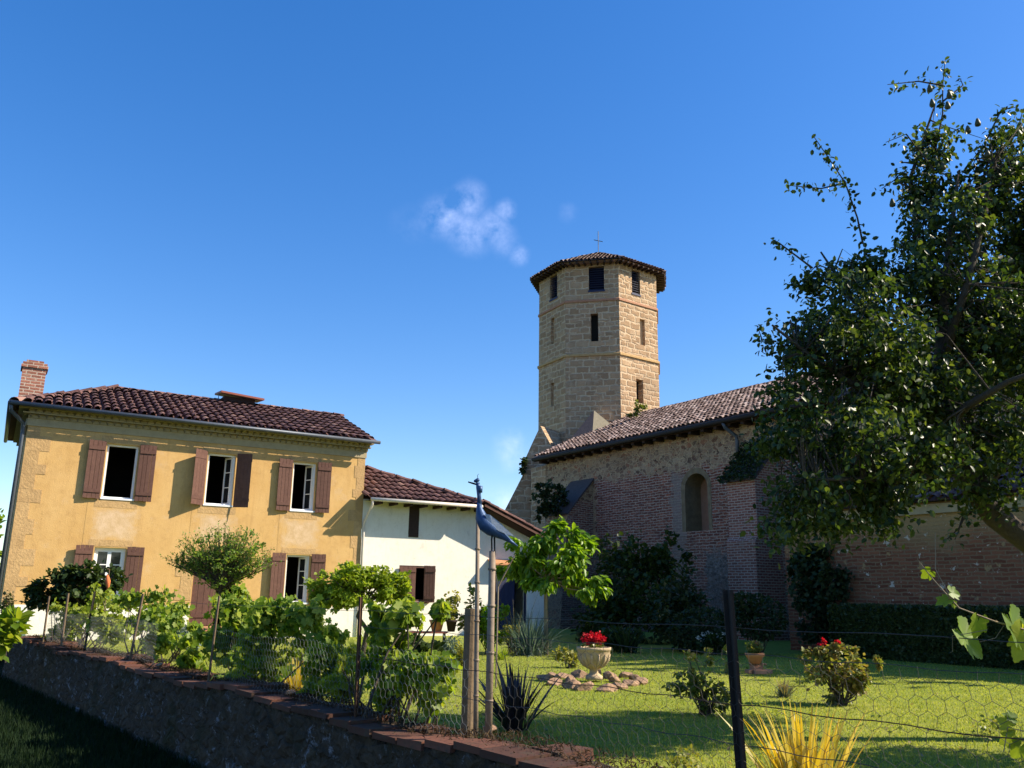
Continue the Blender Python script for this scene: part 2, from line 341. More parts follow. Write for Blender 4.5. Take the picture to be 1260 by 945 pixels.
# ------------------------------------------------------------------ mesh helpers
class MB:
    def __init__(s): s.v = []; s.f = []; s.uv = []; s.mi = []; s.m = 0; s.n = 0
    def face(s, pts, uv=None):
        i = s.n; pts = [tuple(map(float, p)) for p in pts]
        s.v += pts; s.f.append(list(range(i, i + len(pts)))); s.uv.append(uv); s.mi.append(s.m); s.n += len(pts)
    def add(s, V, F):
        i = s.n; s.v += [tuple(map(float, p)) for p in V]; s.n += len(V)
        for q in F: s.f.append([i + a for a in q]); s.uv.append(None); s.mi.append(s.m)
    def box(s, x0, x1, y0, y1, z0, z1):
        V = [(x0, y0, z0), (x1, y0, z0), (x1, y1, z0), (x0, y1, z0), (x0, y0, z1), (x1, y0, z1), (x1, y1, z1), (x0, y1, z1)]
        s.add(V, [(0, 3, 2, 1), (4, 5, 6, 7), (0, 1, 5, 4), (1, 2, 6, 5), (2, 3, 7, 6), (3, 0, 4, 7)])
    def hexa(s, V): s.add(V, [(0, 3, 2, 1), (4, 5, 6, 7), (0, 1, 5, 4), (1, 2, 6, 5), (2, 3, 7, 6), (3, 0, 4, 7)])
    def bar(s, a, b, w, h, up=(0, 0, 1)):
        a = np.array(a, float); b = np.array(b, float); d = b - a; d /= np.linalg.norm(d)
        x = np.cross(d, up)
        if np.linalg.norm(x) < 1e-6: x = np.cross(d, (1, 0, 0))
        x /= np.linalg.norm(x); y = np.cross(x, d); x = x * w / 2; y = y * h / 2
        s.hexa([a - x - y, a + x - y, a + x + y, a - x + y, b - x - y, b + x - y, b + x + y, b - x + y])
    def tube(s, pts, rad, n=8, cap=True, wob=0.):
        P = [np.array(p, float) for p in pts]; m = len(P)
        if not hasattr(rad, '__len__'): rad = [rad] * m
        V = []; x = None
        for i in range(m):
            d = P[min(i + 1, m - 1)] - P[max(i - 1, 0)]; d /= (np.linalg.norm(d) + 1e-9)
            if x is None:
                x = np.cross(d, (0, 0, 1)) if abs(d[2]) < .9 else np.cross(d, (1, 0, 0))
            x = x - d * np.dot(x, d); x /= (np.linalg.norm(x) + 1e-9); y = np.cross(d, x)
            for j in range(n):
                a = 2 * math.pi * j / n; r = rad[i] * (1 + (R(-wob, wob) if wob else 0))
                V.append(P[i] + (x * math.cos(a) + y * math.sin(a)) * r)
        F = [(i * n + j, i * n + (j + 1) % n, (i + 1) * n + (j + 1) % n, (i + 1) * n + j) for i in range(m - 1) for j in range(n)]
        if cap: F += [tuple(range(n - 1, -1, -1)), tuple((m - 1) * n + j for j in range(n))]
        s.add(V, F)
    def lathe(s, prof, c, n=24, flute=0):
        V = []
        for (r, z) in prof:
            for j in range(n):
                a = 2 * math.pi * j / n; rr = r * (1 + flute * math.cos(8 * a) * (1 if .3 < z < 1 else 0))
                V.append((c[0] + rr * math.cos(a), c[1] + rr * math.sin(a), c[2] + z))
        F = [(i * n + j, i * n + (j + 1) % n, (i + 1) * n + (j + 1) % n, (i + 1) * n + j) for i in range(len(prof) - 1) for j in range(n)]
        s.add(V, F)
    def build(s, name, mat, root=None, xf=None, smooth=False):
        V = np.array(s.v, float).reshape(-1, 3)
        if xf is not None: V = xf(V)
        return mesh_obj(name, V, s.f, mat, root, smooth, s.uv, s.mi)

LOC = {}
def mesh_obj(name, V, F, mat, root=None, smooth=False, uvs=None, mi=None, uv=True):
    V = np.asarray(V, float); o3 = LOC[root.name] if root is not None else V.mean(0) * [1, 1, 0] + [0, 0, V[:, 2].min()]
    me = bpy.data.meshes.new(name)
    if isinstance(F, np.ndarray):
        nf, k_ = F.shape
        me.vertices.add(len(V)); me.vertices.foreach_set('co', (V - o3).astype('f4').ravel())
        me.loops.add(nf * k_); me.loops.foreach_set('vertex_index', F.astype('i4').ravel())
        me.polygons.add(nf); me.polygons.foreach_set('loop_start', np.arange(0, nf * k_, k_, dtype='i4'))
        try: me.polygons.foreach_set('loop_total', np.full(nf, k_, dtype='i4'))
        except Exception: pass
        me.update(calc_edges=True)
    else:
        me.from_pydata([tuple(x) for x in V - o3], [], F)
        if uv:
            L = me.uv_layers.new(name='uv'); dat = np.zeros((len(me.loops), 2), 'f4'); q = 0
            for i, f in enumerate(F):
                m = len(f); u = uvs[i] if uvs else None
                if u is None:
                    p = V[f]; nrm = np.cross(p[1] - p[0], p[2] - p[0]); ln = np.linalg.norm(nrm); nrm = nrm / ln if ln > 1e-12 else np.array([0, 0, 1.])
                    ax = np.cross((0, 0, 1), nrm); l2 = np.linalg.norm(ax); ax = ax / l2 if l2 > 1e-3 else np.array([1., 0, 0])
                    ay = np.cross(nrm, ax)
                    if ay[2] < 0: ay = -ay; ax = -ax
                    dat[q:q + m, 0] = p @ ax; dat[q:q + m, 1] = p @ ay if abs(nrm[2]) > .3 else p[:, 2]
                else: dat[q:q + m] = u
                q += m
            L.data.foreach_set('uv', dat.ravel())
    mats = mat if isinstance(mat, (list, tuple)) else [mat]
    for m in mats: me.materials.append(MATS[m])
    if mi is not None and len(mats) > 1: me.polygons.foreach_set('material_index', np.array(mi, 'i4'))
    if smooth: me.polygons.foreach_set('use_smooth', np.ones(len(me.polygons), bool))
    me.update()
    o = bpy.data.objects.new(name, me); COL.objects.link(o)
    if root is not None: o.parent = root; LOC[o.name] = o3
    else: o.location = o3; LOC[o.name] = o3
    return o
def tag(o, label, cat, group=None):
    o['label'] = label; o['category'] = cat
    if group: o['group'] = group
    return o
def thing(name, label, cat, loc, group=None):
    o = bpy.data.objects.new(name, None); COL.objects.link(o); o.empty_display_size = .2
    o.location = tuple(map(float, loc)); LOC[o.name] = np.array(loc, float); return tag(o, label, cat, group)
def struct(o, kind='structure'): o['kind'] = kind; return o

# leaves: arrays of small folded or lobed blades
OVAL = (np.array([(0, 0, 0), (.28, .36, .10), (.68, .34, .10), (1, 0, -.05), (.68, -.34, .10), (.28, -.36, .10), (.5, 0, 0)]),
        np.array([(0, 6, 1), (1, 6, 2), (2, 6, 3), (3, 6, 4), (4, 6, 5), (5, 6, 0)]))
DIAM = (np.array([(0, 0, 0), (.45, .42, .10), (1, 0, -.06), (.45, -.42, .10)]), np.array([(0, 3, 2), (0, 2, 1)]))
_vo = [(0, .04), (-.13, .22), (-.05, .40), (.16, .55), (.26, .40), (.42, .50), (.66, .52), (.62, .30), (.80, .20), (1, 0)]
_vv = [(x, y, .10 * abs(y) - .05 * x) for x, y in _vo] + [(x, -y, .10 * abs(y) - .05 * x) for x, y in _vo[-2::-1]] + [(.3, 0, -.03)]
SLIM = (OVAL[0] * [1, .62, 1], OVAL[1])
LOBED = (np.array(_vv), np.array([(len(_vv) - 1, i, i + 1) for i in range(len(_vv) - 2)]))
def serrate(pts, n=4, amp=.03):
    o = []
    for a, b in zip(pts, pts[1:]):
        for i in range(n): t = i / n; o.append((a[0] + (b[0] - a[0]) * t, a[1] + (b[1] - a[1]) * t + (amp if i % 2 else -amp * .3)))
    return o + [pts[-1]]
_so = serrate(_vo); _sv = [(x, y, .12 * abs(y) - .10 * x * x + .03 * math.sin(9 * y)) for x, y in _so] + [(x, -y, .12 * abs(y) - .10 * x * x - .03 * math.sin(9 * y)) for x, y in _so[-2::-1]] + [(.3, 0, -.04)]
SERR = (np.array(_sv), np.array([(len(_sv) - 1, i, i + 1) for i in range(len(_sv) - 2)]))
_pal = [(0, .03), (.12, .3), (.3, .62), (.36, .28), (.6, .42), (.58, .16), (1, 0)]
_pv = [(x, y, -.12 * x) for x, y in _pal] + [(x, -y, -.12 * x) for x, y in _pal[-2::-1]] + [(.22, 0, .03)]
PALM = (np.array(_pv), np.array([(len(_pv) - 1, i, i + 1) for i in range(len(_pv) - 2)]))
def nrmz(a): return a / (np.linalg.norm(a, axis=-1, keepdims=True) + 1e-9)
def rand_dirs(n): return nrmz(rng.normal(size=(n, 3)))
def leaf_arrays(pos, tip, up, size, shape=OVAL, wr=1.):
    n = len(pos); T = nrmz(tip); S = nrmz(np.cross(up, T)); U = np.cross(T, S)
    tv, tf = shape; size = np.broadcast_to(np.asarray(size, float), (n,))
    V = pos[:, None] + size[:, None, None] * (tv[None, :, :1] * T[:, None] + wr * tv[None, :, 1:2] * S[:, None] + tv[None, :, 2:] * U[:, None])
    F = tf[None] + (np.arange(n) * len(tv))[:, None, None]
    return V.reshape(-1, 3), F.reshape(-1, tf.shape[1])
def leaf_obj(name, pos, size, mat, root, shape=OVAL, droop=.3, out=None, upb=1.0, wr=1.):
    n = len(pos); t = rand_dirs(n); 
    if out is not None: t = t * .8 + nrmz(out) * .8
    t[:, 2] -= droop; up = rand_dirs(n) * .7 + np.array([0, 0, upb])
    V, F = leaf_arrays(pos, t, up, size, shape, wr)
    return mesh_obj(name, V, F, mat, root, uv=False)
def ellip(c, r, n, shell=.45, clump=0, cs=.2):
    """points in an ellipsoid, denser toward the outside; clump > 0 gathers them round that many knots"""
    c = np.array(c, float); r = np.broadcast_to(np.array(r, float), (3,))
    if clump:
        k = rand_dirs(clump) * (R(0, 1, (clump, 1)) ** shell)
        p = k[rng.integers(0, clump, n)] + rng.normal(size=(n, 3)) * cs
    else: p = rand_dirs(n) * (R(0, 1, (n, 1)) ** shell)
    return c + p * r
def blobs_px(B, n, dr=1., shell=.45, clump=0, cs=.2):
    """B rows: px, py, rx, ry, depth(, depth radius in m): ellipsoids standing where the photo shows them"""
    ws = np.array([b[2] * b[3] * (b[4] ** 2) for b in B], float) ** .85; ws /= ws.sum(); P = []; O = []
    for b, w in zip(B, ws):
        c = D(b[0], b[1], b[4]); sx = b[2] * b[4] / FPX; sz = b[3] * b[4] / FPX; sy = b[5] if len(b) > 5 else (sx + sz) / 2 * dr
        p = ellip(c, (sx, sy, sz), max(4, int(n * w)), shell, max(3, int(clump * w)) if clump else 0, cs); P.append(p); O.append((p - c) / np.array([sx, sy, sz]))
    return np.vstack(P), np.vstack(O)
def blade_obj(name, base, n, ln, w, mat, root, spread=.6, r0=.05, droop=.25, seg=4, up=.0):
    """long strap leaves fanning from a base point"""
    base = np.array(base, float); V = []; F = []; k_ = 0
    for i in range(n):
        a = R(0, 2 * math.pi); tilt = abs(rng.normal(0, spread)) if up == 0 else R(0, spread); L = ln * R(.55, 1.05)
        d = np.array([math.cos(a), math.sin(a), 0]); p = base + d * R(0, r0); side = np.array([-d[1], d[0], 0]); tw = R(-.8, .8)
        side = side * math.cos(tw) + d * math.sin(tw)
        for j in range(seg + 1):
            t = j / seg; th = tilt + droop * t * t * (1 + tilt); 
            if j: p = p + (d * math.sin(th) + np.array([0, 0, math.cos(th)])) * L / seg
            ww = w * (.7 + .5 * t if t < .5 else 1.9 * (1 - t) + .02) * .5
            V += [p - side * ww, p + side * ww]
        for j in range(seg): F.append((k_ + 2 * j, k_ + 2 * j + 1, k_ + 2 * j + 3, k_ + 2 * j + 2))
        k_ += 2 * (seg + 1)
    return mesh_obj(name, np.array(V), np.array(F), mat, root, uv=False)

def tile_field(mb, O, e, u, L, S, pitch=.23, exp=.42, rad=.10, inside=None, tl=.50, seg=5):
    """canal tiles: columns along e, courses up u; inside(a,b) trims hips and verges"""
    O = np.array(O, float); e = np.array(e, float); u = np.array(u, float); n = np.cross(e, u); n /= np.linalg.norm(n)
    if n[2] < 0: n = -n
    for i in range(int(L / pitch)):
        for j in range(int(S / exp) + 1):
            a = (i + .5) * pitch; b = j * exp
            if inside and not inside(a, b + .15): continue
            p0 = O + e * (a + R(-.012, .012)) + u * (b - .02 + R(-.02, .02)) + n * (.02 + R(-.006, .008)); d = nrmz(u + e * R(-.02, .02) - n * .03)
            p1 = p0 + d * min(tl, S - b + .1); r0 = rad * R(.95, 1.06); r1 = rad * .9
            V = []
            for (p, r) in ((p0 + n * .03, r0), (p1, r1)):
                for q in range(seg + 1):
                    t = math.pi * q / seg; V.append(p + e * r * math.cos(t) + n * r * .85 * math.sin(t))
            mb.add(V, [(q, q + 1, seg + 2 + q, seg + 1 + q) for q in range(seg)])
def ridge_tiles(mb, a, b, rad=.14, st=.36, lift=-.05):
    a = np.array(a, float); b = np.array(b, float); L = np.linalg.norm(b - a); d = (b - a) / L
    s_ = np.cross(d, (0, 0, 1)); s_ /= np.linalg.norm(s_); n = np.cross(s_, d)
    for i in range(int(L / st) + 1):
        p0 = a + d * i * st + n * (lift + R(0, .02)); p1 = p0 + d * min(st + .08, L - i * st + .05); V = []
        for (p, r) in ((p0, rad * 1.05), (p1, rad * .85)):
            for q in range(7):
                t = math.pi * q / 6; V.append(p + s_ * r * math.cos(t) + n * r * .8 * math.sin(t))
        mb.add(V, [(q, q + 1, 8 + q, 7 + q) for q in range(6)])
def holed(mb, x0, x1, z0, z1, holes, y=0., depth=.25, flip=1):
    """a wall sheet in x/z with rectangular openings and their reveals going to y + depth"""
    xs = sorted({x0, x1, *[h[0] for h in holes], *[h[1] for h in holes]}); zs = sorted({z0, z1, *[h[2] for h in holes], *[h[3] for h in holes]})
    for a, b in zip(xs, xs[1:]):
        for c, d in zip(zs, zs[1:]):
            mx_, mz = (a + b) / 2, (c + d) / 2
            if any(h[0] < mx_ < h[1] and h[2] < mz < h[3] for h in holes): continue
            mb.face([(a, y, c), (b, y, c), (b, y, d), (a, y, d)])
    for (a, b, c, d) in holes:
        e = y + depth
        mb.face([(a, y, c), (b, y, c), (b, e, c), (a, e, c)]); mb.face([(a, y, d), (a, e, d), (b, e, d), (b, y, d)])
        mb.face([(a, y, c), (a, e, c), (a, e, d), (a, y, d)]); mb.face([(b, y, c), (b, y, d), (b, e, d), (b, e, c)])

# ------------------------------------------------------------------ ground
WALL_A = np.array([-.33, 5.78]); WU = np.array([.626, -.779]); WN = np.array([.779, .626])   # wall line, direction toward the viewer's right, garden side
def wall_pt(l, o=0., z=0.): q = WALL_A + WU * l + WN * o; return np.array([q[0], q[1], z])
def wall_l(px, o=.12):
    """distance along the wall at which the line offset o crosses the photo column px at the horizon"""
    d = ray(px, 738); q = WALL_A + WN * o; A = np.array([[d[0], -WU[0]], [d[1], -WU[1]]]); s = np.linalg.solve(A, q); return s[1]
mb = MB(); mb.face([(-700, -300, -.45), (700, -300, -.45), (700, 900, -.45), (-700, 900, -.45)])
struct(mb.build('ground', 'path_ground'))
a = wall_pt(-60, .25); b = wall_pt(14, .25)
mb = MB(); mb.face([tuple(a), tuple(b), (60, b[1], 0), (60, 120, 0), (a[0] - 40, 120, 0)])
struct(mb.build('lawn', 'lawn_ground'))
def blades_field(name, poly_fn, n, h, w, mat, z):
    P = poly_fn(n); n = len(P); a = R(0, 2 * math.pi, n); d = np.c_[np.cos(a), np.sin(a), np.zeros(n)]
    t = np.c_[R(-.45, .45, n), R(-.45, .45, n), np.ones(n)]; H = h * R(.5, 1.15, n)[:, None]; ww = w * (1 + P[:, 1:2] / 14)
    V = np.stack([P - d * ww / 2, P + d * ww / 2, P + t * H], 1).reshape(-1, 3); F = np.arange(3 * n).reshape(-1, 3)
    return mesh_obj(name, V, F, mat, None, uv=False)
def lawn_pts(n):
    px = R(150, 1290, n); Y = 5.0 + 16 * R(0, 1, n) ** 1.5; X = (px - 630) / FPX * Y; P = np.c_[X, Y, np.zeros(n) + .002]
    keep = ((P[:, :2] - WALL_A) @ WN) > .55; return P[keep]
struct(blades_field('lawn_grass', lawn_pts, 170000, .022, .007, 'lawn_blades', 0), 'stuff')
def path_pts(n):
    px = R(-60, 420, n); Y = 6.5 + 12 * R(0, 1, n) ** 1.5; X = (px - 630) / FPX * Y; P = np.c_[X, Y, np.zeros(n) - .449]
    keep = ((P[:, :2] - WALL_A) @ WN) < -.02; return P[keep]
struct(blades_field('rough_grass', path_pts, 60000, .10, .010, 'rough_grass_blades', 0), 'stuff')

# ------------------------------------------------------------------ yellow house
hT = ray(2448, 758); hT[2] = 0; hT /= np.linalg.norm(hT); hN = np.array([-hT[1], hT[0], 0]); hC = D(1.6, 740, 21.5) * [1, 1, 0]
def HF(V): V = np.asarray(V, float); return hC + V[:, :1] * hT + V[:, 1:2] * hN + V[:, 2:] * np.array([0, 0, 1.])
def hp(t, w, z): return HF(np.array([[t, w, z]]))[0]
house = thing('yellow_house', 'two-storey ochre house with brown shutters and a dark tiled roof', 'house', hp(4.6, 3, 0))
WIN = [(1.90, 2.68, 3.58, 5.03), (4.50, 5.26, 3.58, 5.03), (6.93, 7.63, 3.57, 5.00), (1.91, 2.66, 1.02, 2.31), (6.93, 7.63, .95, 2.30)]
DOOR = (4.42, 5.55, .32, 2.3)
mb = MB(); holed(mb, 0, 9.15, 0, 5.32, WIN + [DOOR])
mb.face([(0, 0, 0), (0, 6, 0), (0, 6, 5.32), (0, 0, 5.32)]); mb.face([(9.15, 0, 0), (9.15, 6, 0), (9.15, 6, 5.6), (9.15, 3, 6.9), (9.15, 0, 5.6)]); mb.face([(0, 6, 0), (9.15, 6, 0), (9.15, 6, 5.5), (0, 6, 5.5)])
mb.build('wall', 'ochre_stucco', house, HF)
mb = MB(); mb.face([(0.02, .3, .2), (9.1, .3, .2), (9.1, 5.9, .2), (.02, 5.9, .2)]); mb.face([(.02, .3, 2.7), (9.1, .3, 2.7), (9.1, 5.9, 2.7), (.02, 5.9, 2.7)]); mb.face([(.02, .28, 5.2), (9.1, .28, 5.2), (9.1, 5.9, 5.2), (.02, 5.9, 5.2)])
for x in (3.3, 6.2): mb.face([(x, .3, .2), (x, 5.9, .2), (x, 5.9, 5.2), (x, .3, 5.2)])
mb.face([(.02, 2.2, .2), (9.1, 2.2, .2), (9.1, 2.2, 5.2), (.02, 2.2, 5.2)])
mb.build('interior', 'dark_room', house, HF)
mb = MB()
for (a, b) in ((.0, 4.40), (5.57, 9.15)): mb.box(a, b, -.012, .01, 0, .86)
mb.build('plinth', 'white_plaster', house, HF)
# stone quoins, lintels, patched aprons below the upper windows
def quoins(rows):
    mb = MB()
    for x0, x1, z0, z1 in rows: mb.box(x0, x1, -.006 - R(0, .005), .01, z0, z1)
    mb.build('quoins', 'quoin_stone', house, HF)
rl, rr = [], []; z = .9; i = 0
while z < 5.15:
    h = R(.22, .42); w = (.52 if i % 2 else .32) * R(.85, 1.15); rl.append((.002, w, z, z + h + .002))
    w = (.40 if i % 2 else .24) * R(.8, 1.15); rr.append((9.152 - w, 9.152, z, z + h + .002)); z += h + .002; i += 1
quoins(rl); quoins(rr); quoins([(4.40 - w, 4.40, z0, z1) for z0, z1, w in ((1.0, 1.3, .42), (1.3, 1.62, .3), (1.62, 1.95, .45), (1.95, 2.25, .3))])
def patch(mb, t0, t1, z0, z1): mb.face([(t0, -.004, z0), (t1, -.004, z0), (t1, -.004, z1), (t0, -.004, z1)], [(-1, -1), (1, -1), (1, 1), (-1, 1)])
for i, (a, b, c, d) in enumerate(WIN):
    if c > 3: mb = MB(); patch(mb, a - .3, b + .3, 2.36, c - .12); mb.build('render_patch', 'worn_stucco', house, HF)
    mb = MB(); mb.box(a - .16, b + .14, -.007, .01, d + .03, d + R(.17, .21)); mb.build('lintel', 'quoin_stone', house, HF)
    if c > 3: mb = MB(); mb.box(a - .14, b + .12, -.008, .01, c - .24, c - .02); mb.build('window_sill', 'quoin_stone', house, HF)
# cornice with two rows of scalloped tiles
mb = MB(); mb.box(-.03, 9.18, -.03, .01, 5.30, 5.50); mb.box(-.16, 9.27, -.16, .01, 5.60, 5.63); mb.box(-.26, 9.32, -.25, .01, 5.71, 5.75)
mb.box(-.06, .01, .01, 6, 5.30, 5.50); mb.box(-.16, .01, .01, 6.05, 5.60, 5.63); mb.box(-.26, .01, .01, 6.1, 5.71, 5.75)
for row, (y0, z0) in enumerate(((-.14, 5.50), (-.23, 5.63))):
    for i in range(52):
        x = -.05 + i * .178 + row * .089; V = []
        for yy in (y0, 0.0):
            for q in range(6):
                t = math.pi * q / 5; V.append((x + .088 * math.cos(t), yy, z0 + .09 * math.sin(t)))
        mb.add(V, [(q, q + 1, 7 + q, 6 + q) for q in range(5)])
    mb.box(-.03, 9.2, y0 + .08, .01, z0, z0 + .10)
mb.build('cornice', 'cornice_stone', house, HF)
# roof: front slope with a hip on the left and a verge on the right
EZ, EW, SL = 5.80, -.42, .395
RW = 3.0; RZ = EZ + (RW - EW) * SL
u = nrmz(np.array([0, 1, SL])); S = (RW - EW) * math.hypot(1, SL); HTL = 2.2
mb = MB()
mb.face([(-.42, EW, EZ), (9.36, EW, EZ), (9.36, RW, RZ), (HTL, RW, RZ)]); mb.face([(-.42, EW, EZ), (HTL, RW, RZ), (-.42, 6.42, EZ)]); mb.face([(-.42, 6.42, EZ), (HTL, RW, RZ), (9.36, RW, RZ), (9.36, 6.42, EZ)])
tile_field(mb, (-.42, EW, EZ), (1, 0, 0), u, 9.8, S, inside=lambda a, b: a > b / S * (HTL + .42) + .02)
ul = nrmz(np.array([HTL + .42, 0, RZ - EZ])); SLL = math.hypot(HTL + .42, RZ - EZ)
tile_field(mb, (-.42, EW, EZ), (0, 1, 0), ul, 6.84, SLL, inside=lambda a, b: b / SLL * 3.42 < a < 6.84 - b / SLL * 3.42)
ridge_tiles(mb, (-.40, EW + .02, EZ + .05), (HTL, RW, RZ + .03)); ridge_tiles(mb, (HTL, RW, RZ + .03), (9.36, RW, RZ + .03))
roof = mb.build('roof', 'dark_tiles', house, HF)
mb = MB(); mb.box(-.32, .24, .75, 1.35, 5.7, 6.98); mb.box(-.36, .28, .71, 1.39, 6.98, 7.06); mb.box(-.33, .25, .74, 1.36, 7.06, 7.13); mb.box(-.25, .16, .8, 1.3, 7.13, 7.2)
mb.build('chimney', 'buttress_brick', roof, HF)
mb = MB(); mb.box(5.32, 6.30, 2.7, 3.3, 6.85, 7.30); 
vent = mb.build('roof_vent', 'dark_wood', roof, HF)
mb = MB(); mb.hexa([(5.18, 2.5, 7.36), (6.55, 2.5, 7.27), (6.55, 3.5, 7.37), (5.18, 3.5, 7.46), (5.18, 2.5, 7.42), (6.55, 2.5, 7.33), (6.55, 3.5, 7.43), (5.18, 3.5, 7.52)]); mb.build('vent_lid', 'red_tin', vent, HF)
mb = MB(); mb.tube([(5.2, 2.95, 7.1), (5.2, 2.95, 7.45)], .012, 6); mb.build('aerial', 'grey_metal', roof, HF)
mb = MB(); mb.tube([(-.47, EW - .05, EZ - .03), (9.42, EW - .05, EZ - .05)], .055, 8); mb.tube([(-.47, EW - .05, EZ - .03), (-.47, 6.4, EZ - .03)], .055, 8)
gut = mb.build('gutter', 'grey_metal', house, HF, True)
mb = MB(); mb.tube([(-.44, -.40, EZ - .06), (-.42, -.34, EZ - .22), (-.12, -.04, EZ - .45), (-.10, -.02, EZ - .7), (-.10, -.02, 0)], .045, 8); mb.build('downpipe', 'grey_metal', gut, HF, True)
mb = MB(); mb.tube([(-.07, .35, EZ - .5), (-.07, .35, 0)], .035, 8); mb.build('downpipe', 'white_metal', gut, HF, True)
def shutter(par, hx, z0, z1, wid, ang, side, mat='brown_wood'):
    """a ledged board shutter hinged at hx, swung ang degrees off the wall; side -1 opens to the left"""
    ca, sa = math.cos(math.radians(ang)), math.sin(math.radians(ang)); mb = MB(); nb = 4; bw = wid / nb
    def q(a, o): return (hx + side * (a * ca) - side * o * sa * -1 * 0 + side * (-o * sa) * -1, -(.035 + a * sa + o * ca))
    for i in range(nb):
        a0, a1 = i * bw + .004, (i + 1) * bw - .004; h = R(-.006, .006)
        P = [q(a0, 0), q(a1, 0), q(a1, .028), q(a0, .028)]
        mb.hexa([(*p, z0 + h) for p in P] + [(*p, z1 + h) for p in P])
    for zc in (z0 + (z1 - z0) * .13, z1 - (z1 - z0) * .13):
        P = [q(.01, .030), q(wid - .01, .030), q(wid - .01, .05), q(.01, .05)]
        mb.hexa([(*p, zc - .045) for p in P] + [(*p, zc + .045) for p in P])
    return mb.build('shutter', mat, par, HF)
def window(par, a, b, c, d, open_=True, y=.13, fr='white_paint'):
    mb = MB(); t = .055
    for (x0, x1, z0, z1) in ((a, a + t, c, d), (b - t, b, c, d), (a + t, b - t, d - t, d), (a + t, b - t, c, c + t)): mb.box(x0, x1, y - .03, y + .03, z0, z1)
    mb.box(a - .02, b + .02, -.03, y - .032, c - .03, c + .012)
    w = mb.build('window', fr, par, HF)
    def sash(x0, y0, x1, y1, name='sash'):
        m = MB(); n = np.array([x1 - x0, y1 - y0]); L = np.linalg.norm(n); n /= L
        def bx(s0, s1, z0, z1):
            p = [(x0 + n[0] * s, y0 + n[1] * s) for s in (s0, s1)]; o = np.array([-n[1], n[0]]) * .018
            m.hexa([(p[0][0] - o[0], p[0][1] - o[1], z0), (p[1][0] - o[0], p[1][1] - o[1], z0), (p[1][0] + o[0], p[1][1] + o[1], z0), (p[0][0] + o[0], p[0][1] + o[1], z0),
                    (p[0][0] - o[0], p[0][1] - o[1], z1), (p[1][0] - o[0], p[1][1] - o[1], z1), (p[1][0] + o[0], p[1][1] + o[1], z1), (p[0][0] + o[0], p[0][1] + o[1], z1)])
        z0, z1 = c + t, d - t
        bx(0, .045, z0, z1); bx(L - .045, L, z0, z1); bx(.045, L - .045, z0, z0 + .05); bx(.045, L - .045, z1 - .05, z1)
        for f in (.36, .68): bx(.045, L - .045, z0 + (z1 - z0) * f - .012, z0 + (z1 - z0) * f + .012)
        m.build(name, fr, w, HF)
        g = MB(); g.face([(x0, y0, z0), (x1, y1, z0), (x1, y1, z1), (x0, y0, z1)]); g.build('pane', 'window_glass', w, HF)
    mid = (a + b) / 2
    if open_ == 'one': sash(b - t, y + .03, b - t - .13, y + .33)
    elif open_ is False: sash(a + t, y, mid, y); sash(mid, y, b - t, y)
    return w
ANG = [(6, 4, True), (33, 34, 'one'), (7, 5, 'one'), (8, 3, False), (10, 4, 'one')]
for (a, b, c, d), (la, ra, op) in zip(WIN, ANG):
    w = window(house, a, b, c, d, op)
    shutter(w, a - .03, c - .03, d + .04, .42, la, -1); shutter(w, b + .02, c - .03, d + .04, .42, ra, 1)
mb = MB()
for i in range(4): mb.box(4.43 + i * .16, 4.43 + i * .16 + .152, .06, .10, .34, 2.28)
for z in (.55, 1.95): mb.box(4.45, 5.05, .04, .058, z, z + .1)
door = mb.build('door', 'brown_wood', house, HF)
mb = MB(); mb.box(4.2, 5.8, -.55, -.02, 0, .17); mb.box(4.3, 5.7, -.30, -.02, .17, .31); mb.build('doorstep', 'soft_brick', house, HF)

# ------------------------------------------------------------------ white barn beside the house
barn = thing('white_barn', 'low white plastered barn with a dark tiled roof beside the ochre house', 'barn', hp(12.4, 2, 0))
BW = (10.45, 11.42, 1.02, 2.10); BD = (13.86, 15.08, .02, 2.12)
mb = MB(); holed(mb, 9.16, 13.0, 0, 4.05, [BW]); holed(mb, 13.0, 15.75, 0, 3.0, [BD])
mb.face([(13.0, 0, 3.0), (15.75, 0, 3.0), (13.0, 0, 4.1)]); mb.face([(15.75, 0, 0), (15.75, 6, 0), (15.75, 6, 3.0), (15.75, 0, 3.0)]); mb.face([(9.2, 6, 0), (15.75, 6, 0), (15.75, 6, 3), (9.2, 6, 3)])
mb.build('wall', 'white_plaster', barn, HF)
mb = MB(); mb.face([(9.2, .3, .05), (15.7, .3, .05), (15.7, 5.9, .05), (9.2, 5.9, .05)]); mb.face([(9.2, 1.8, 0), (15.7, 1.8, 0), (15.7, 1.8, 3), (9.2, 1.8, 3)]); mb.face([(9.2, .3, 2.9), (15.7, .3, 2.9), (15.7, 5.9, 2.9), (9.2, 5.9, 2.9)]); mb.build('interior', 'dark_room', barn, HF)
BE, BZ, BS = -.60, 4.02, .44; HX0, HX1 = 9.35, 13.02; RB = 3.3; RBZ = BZ + (RB - BE) * BS
CS = .40
def cz(t): return 4.12 - CS * (t - 13.02)
mb = MB()
hipt = 13.02 - (RBZ - BZ - .1) / CS
mb.face([(9.17, BE, BZ), (13.02, BE, BZ + .08), (hipt, RB, RBZ), (9.17, RB, RBZ)])
mb.face([(13.02, BE, BZ + .08), (15.9, BE, cz(15.9)), (15.9, 6.4, cz(15.9)), (hipt, RB, RBZ)]); mb.face([(9.17, RB, RBZ), (hipt, RB, RBZ), (15.9, 6.4, cz(15.9)), (9.17, 6.4, BZ)])
ub = nrmz(np.array([0, 1, BS])); SB = (RB - BE) * math.hypot(1, BS)
tile_field(mb, (8.98, BE, BZ), (1, 0, 0), ub, 4.15, SB, inside=lambda a, b: (a + 8.98 < 13.02 - (13.02 - hipt) * b / SB - .05) and (b < .55 or a > .2))
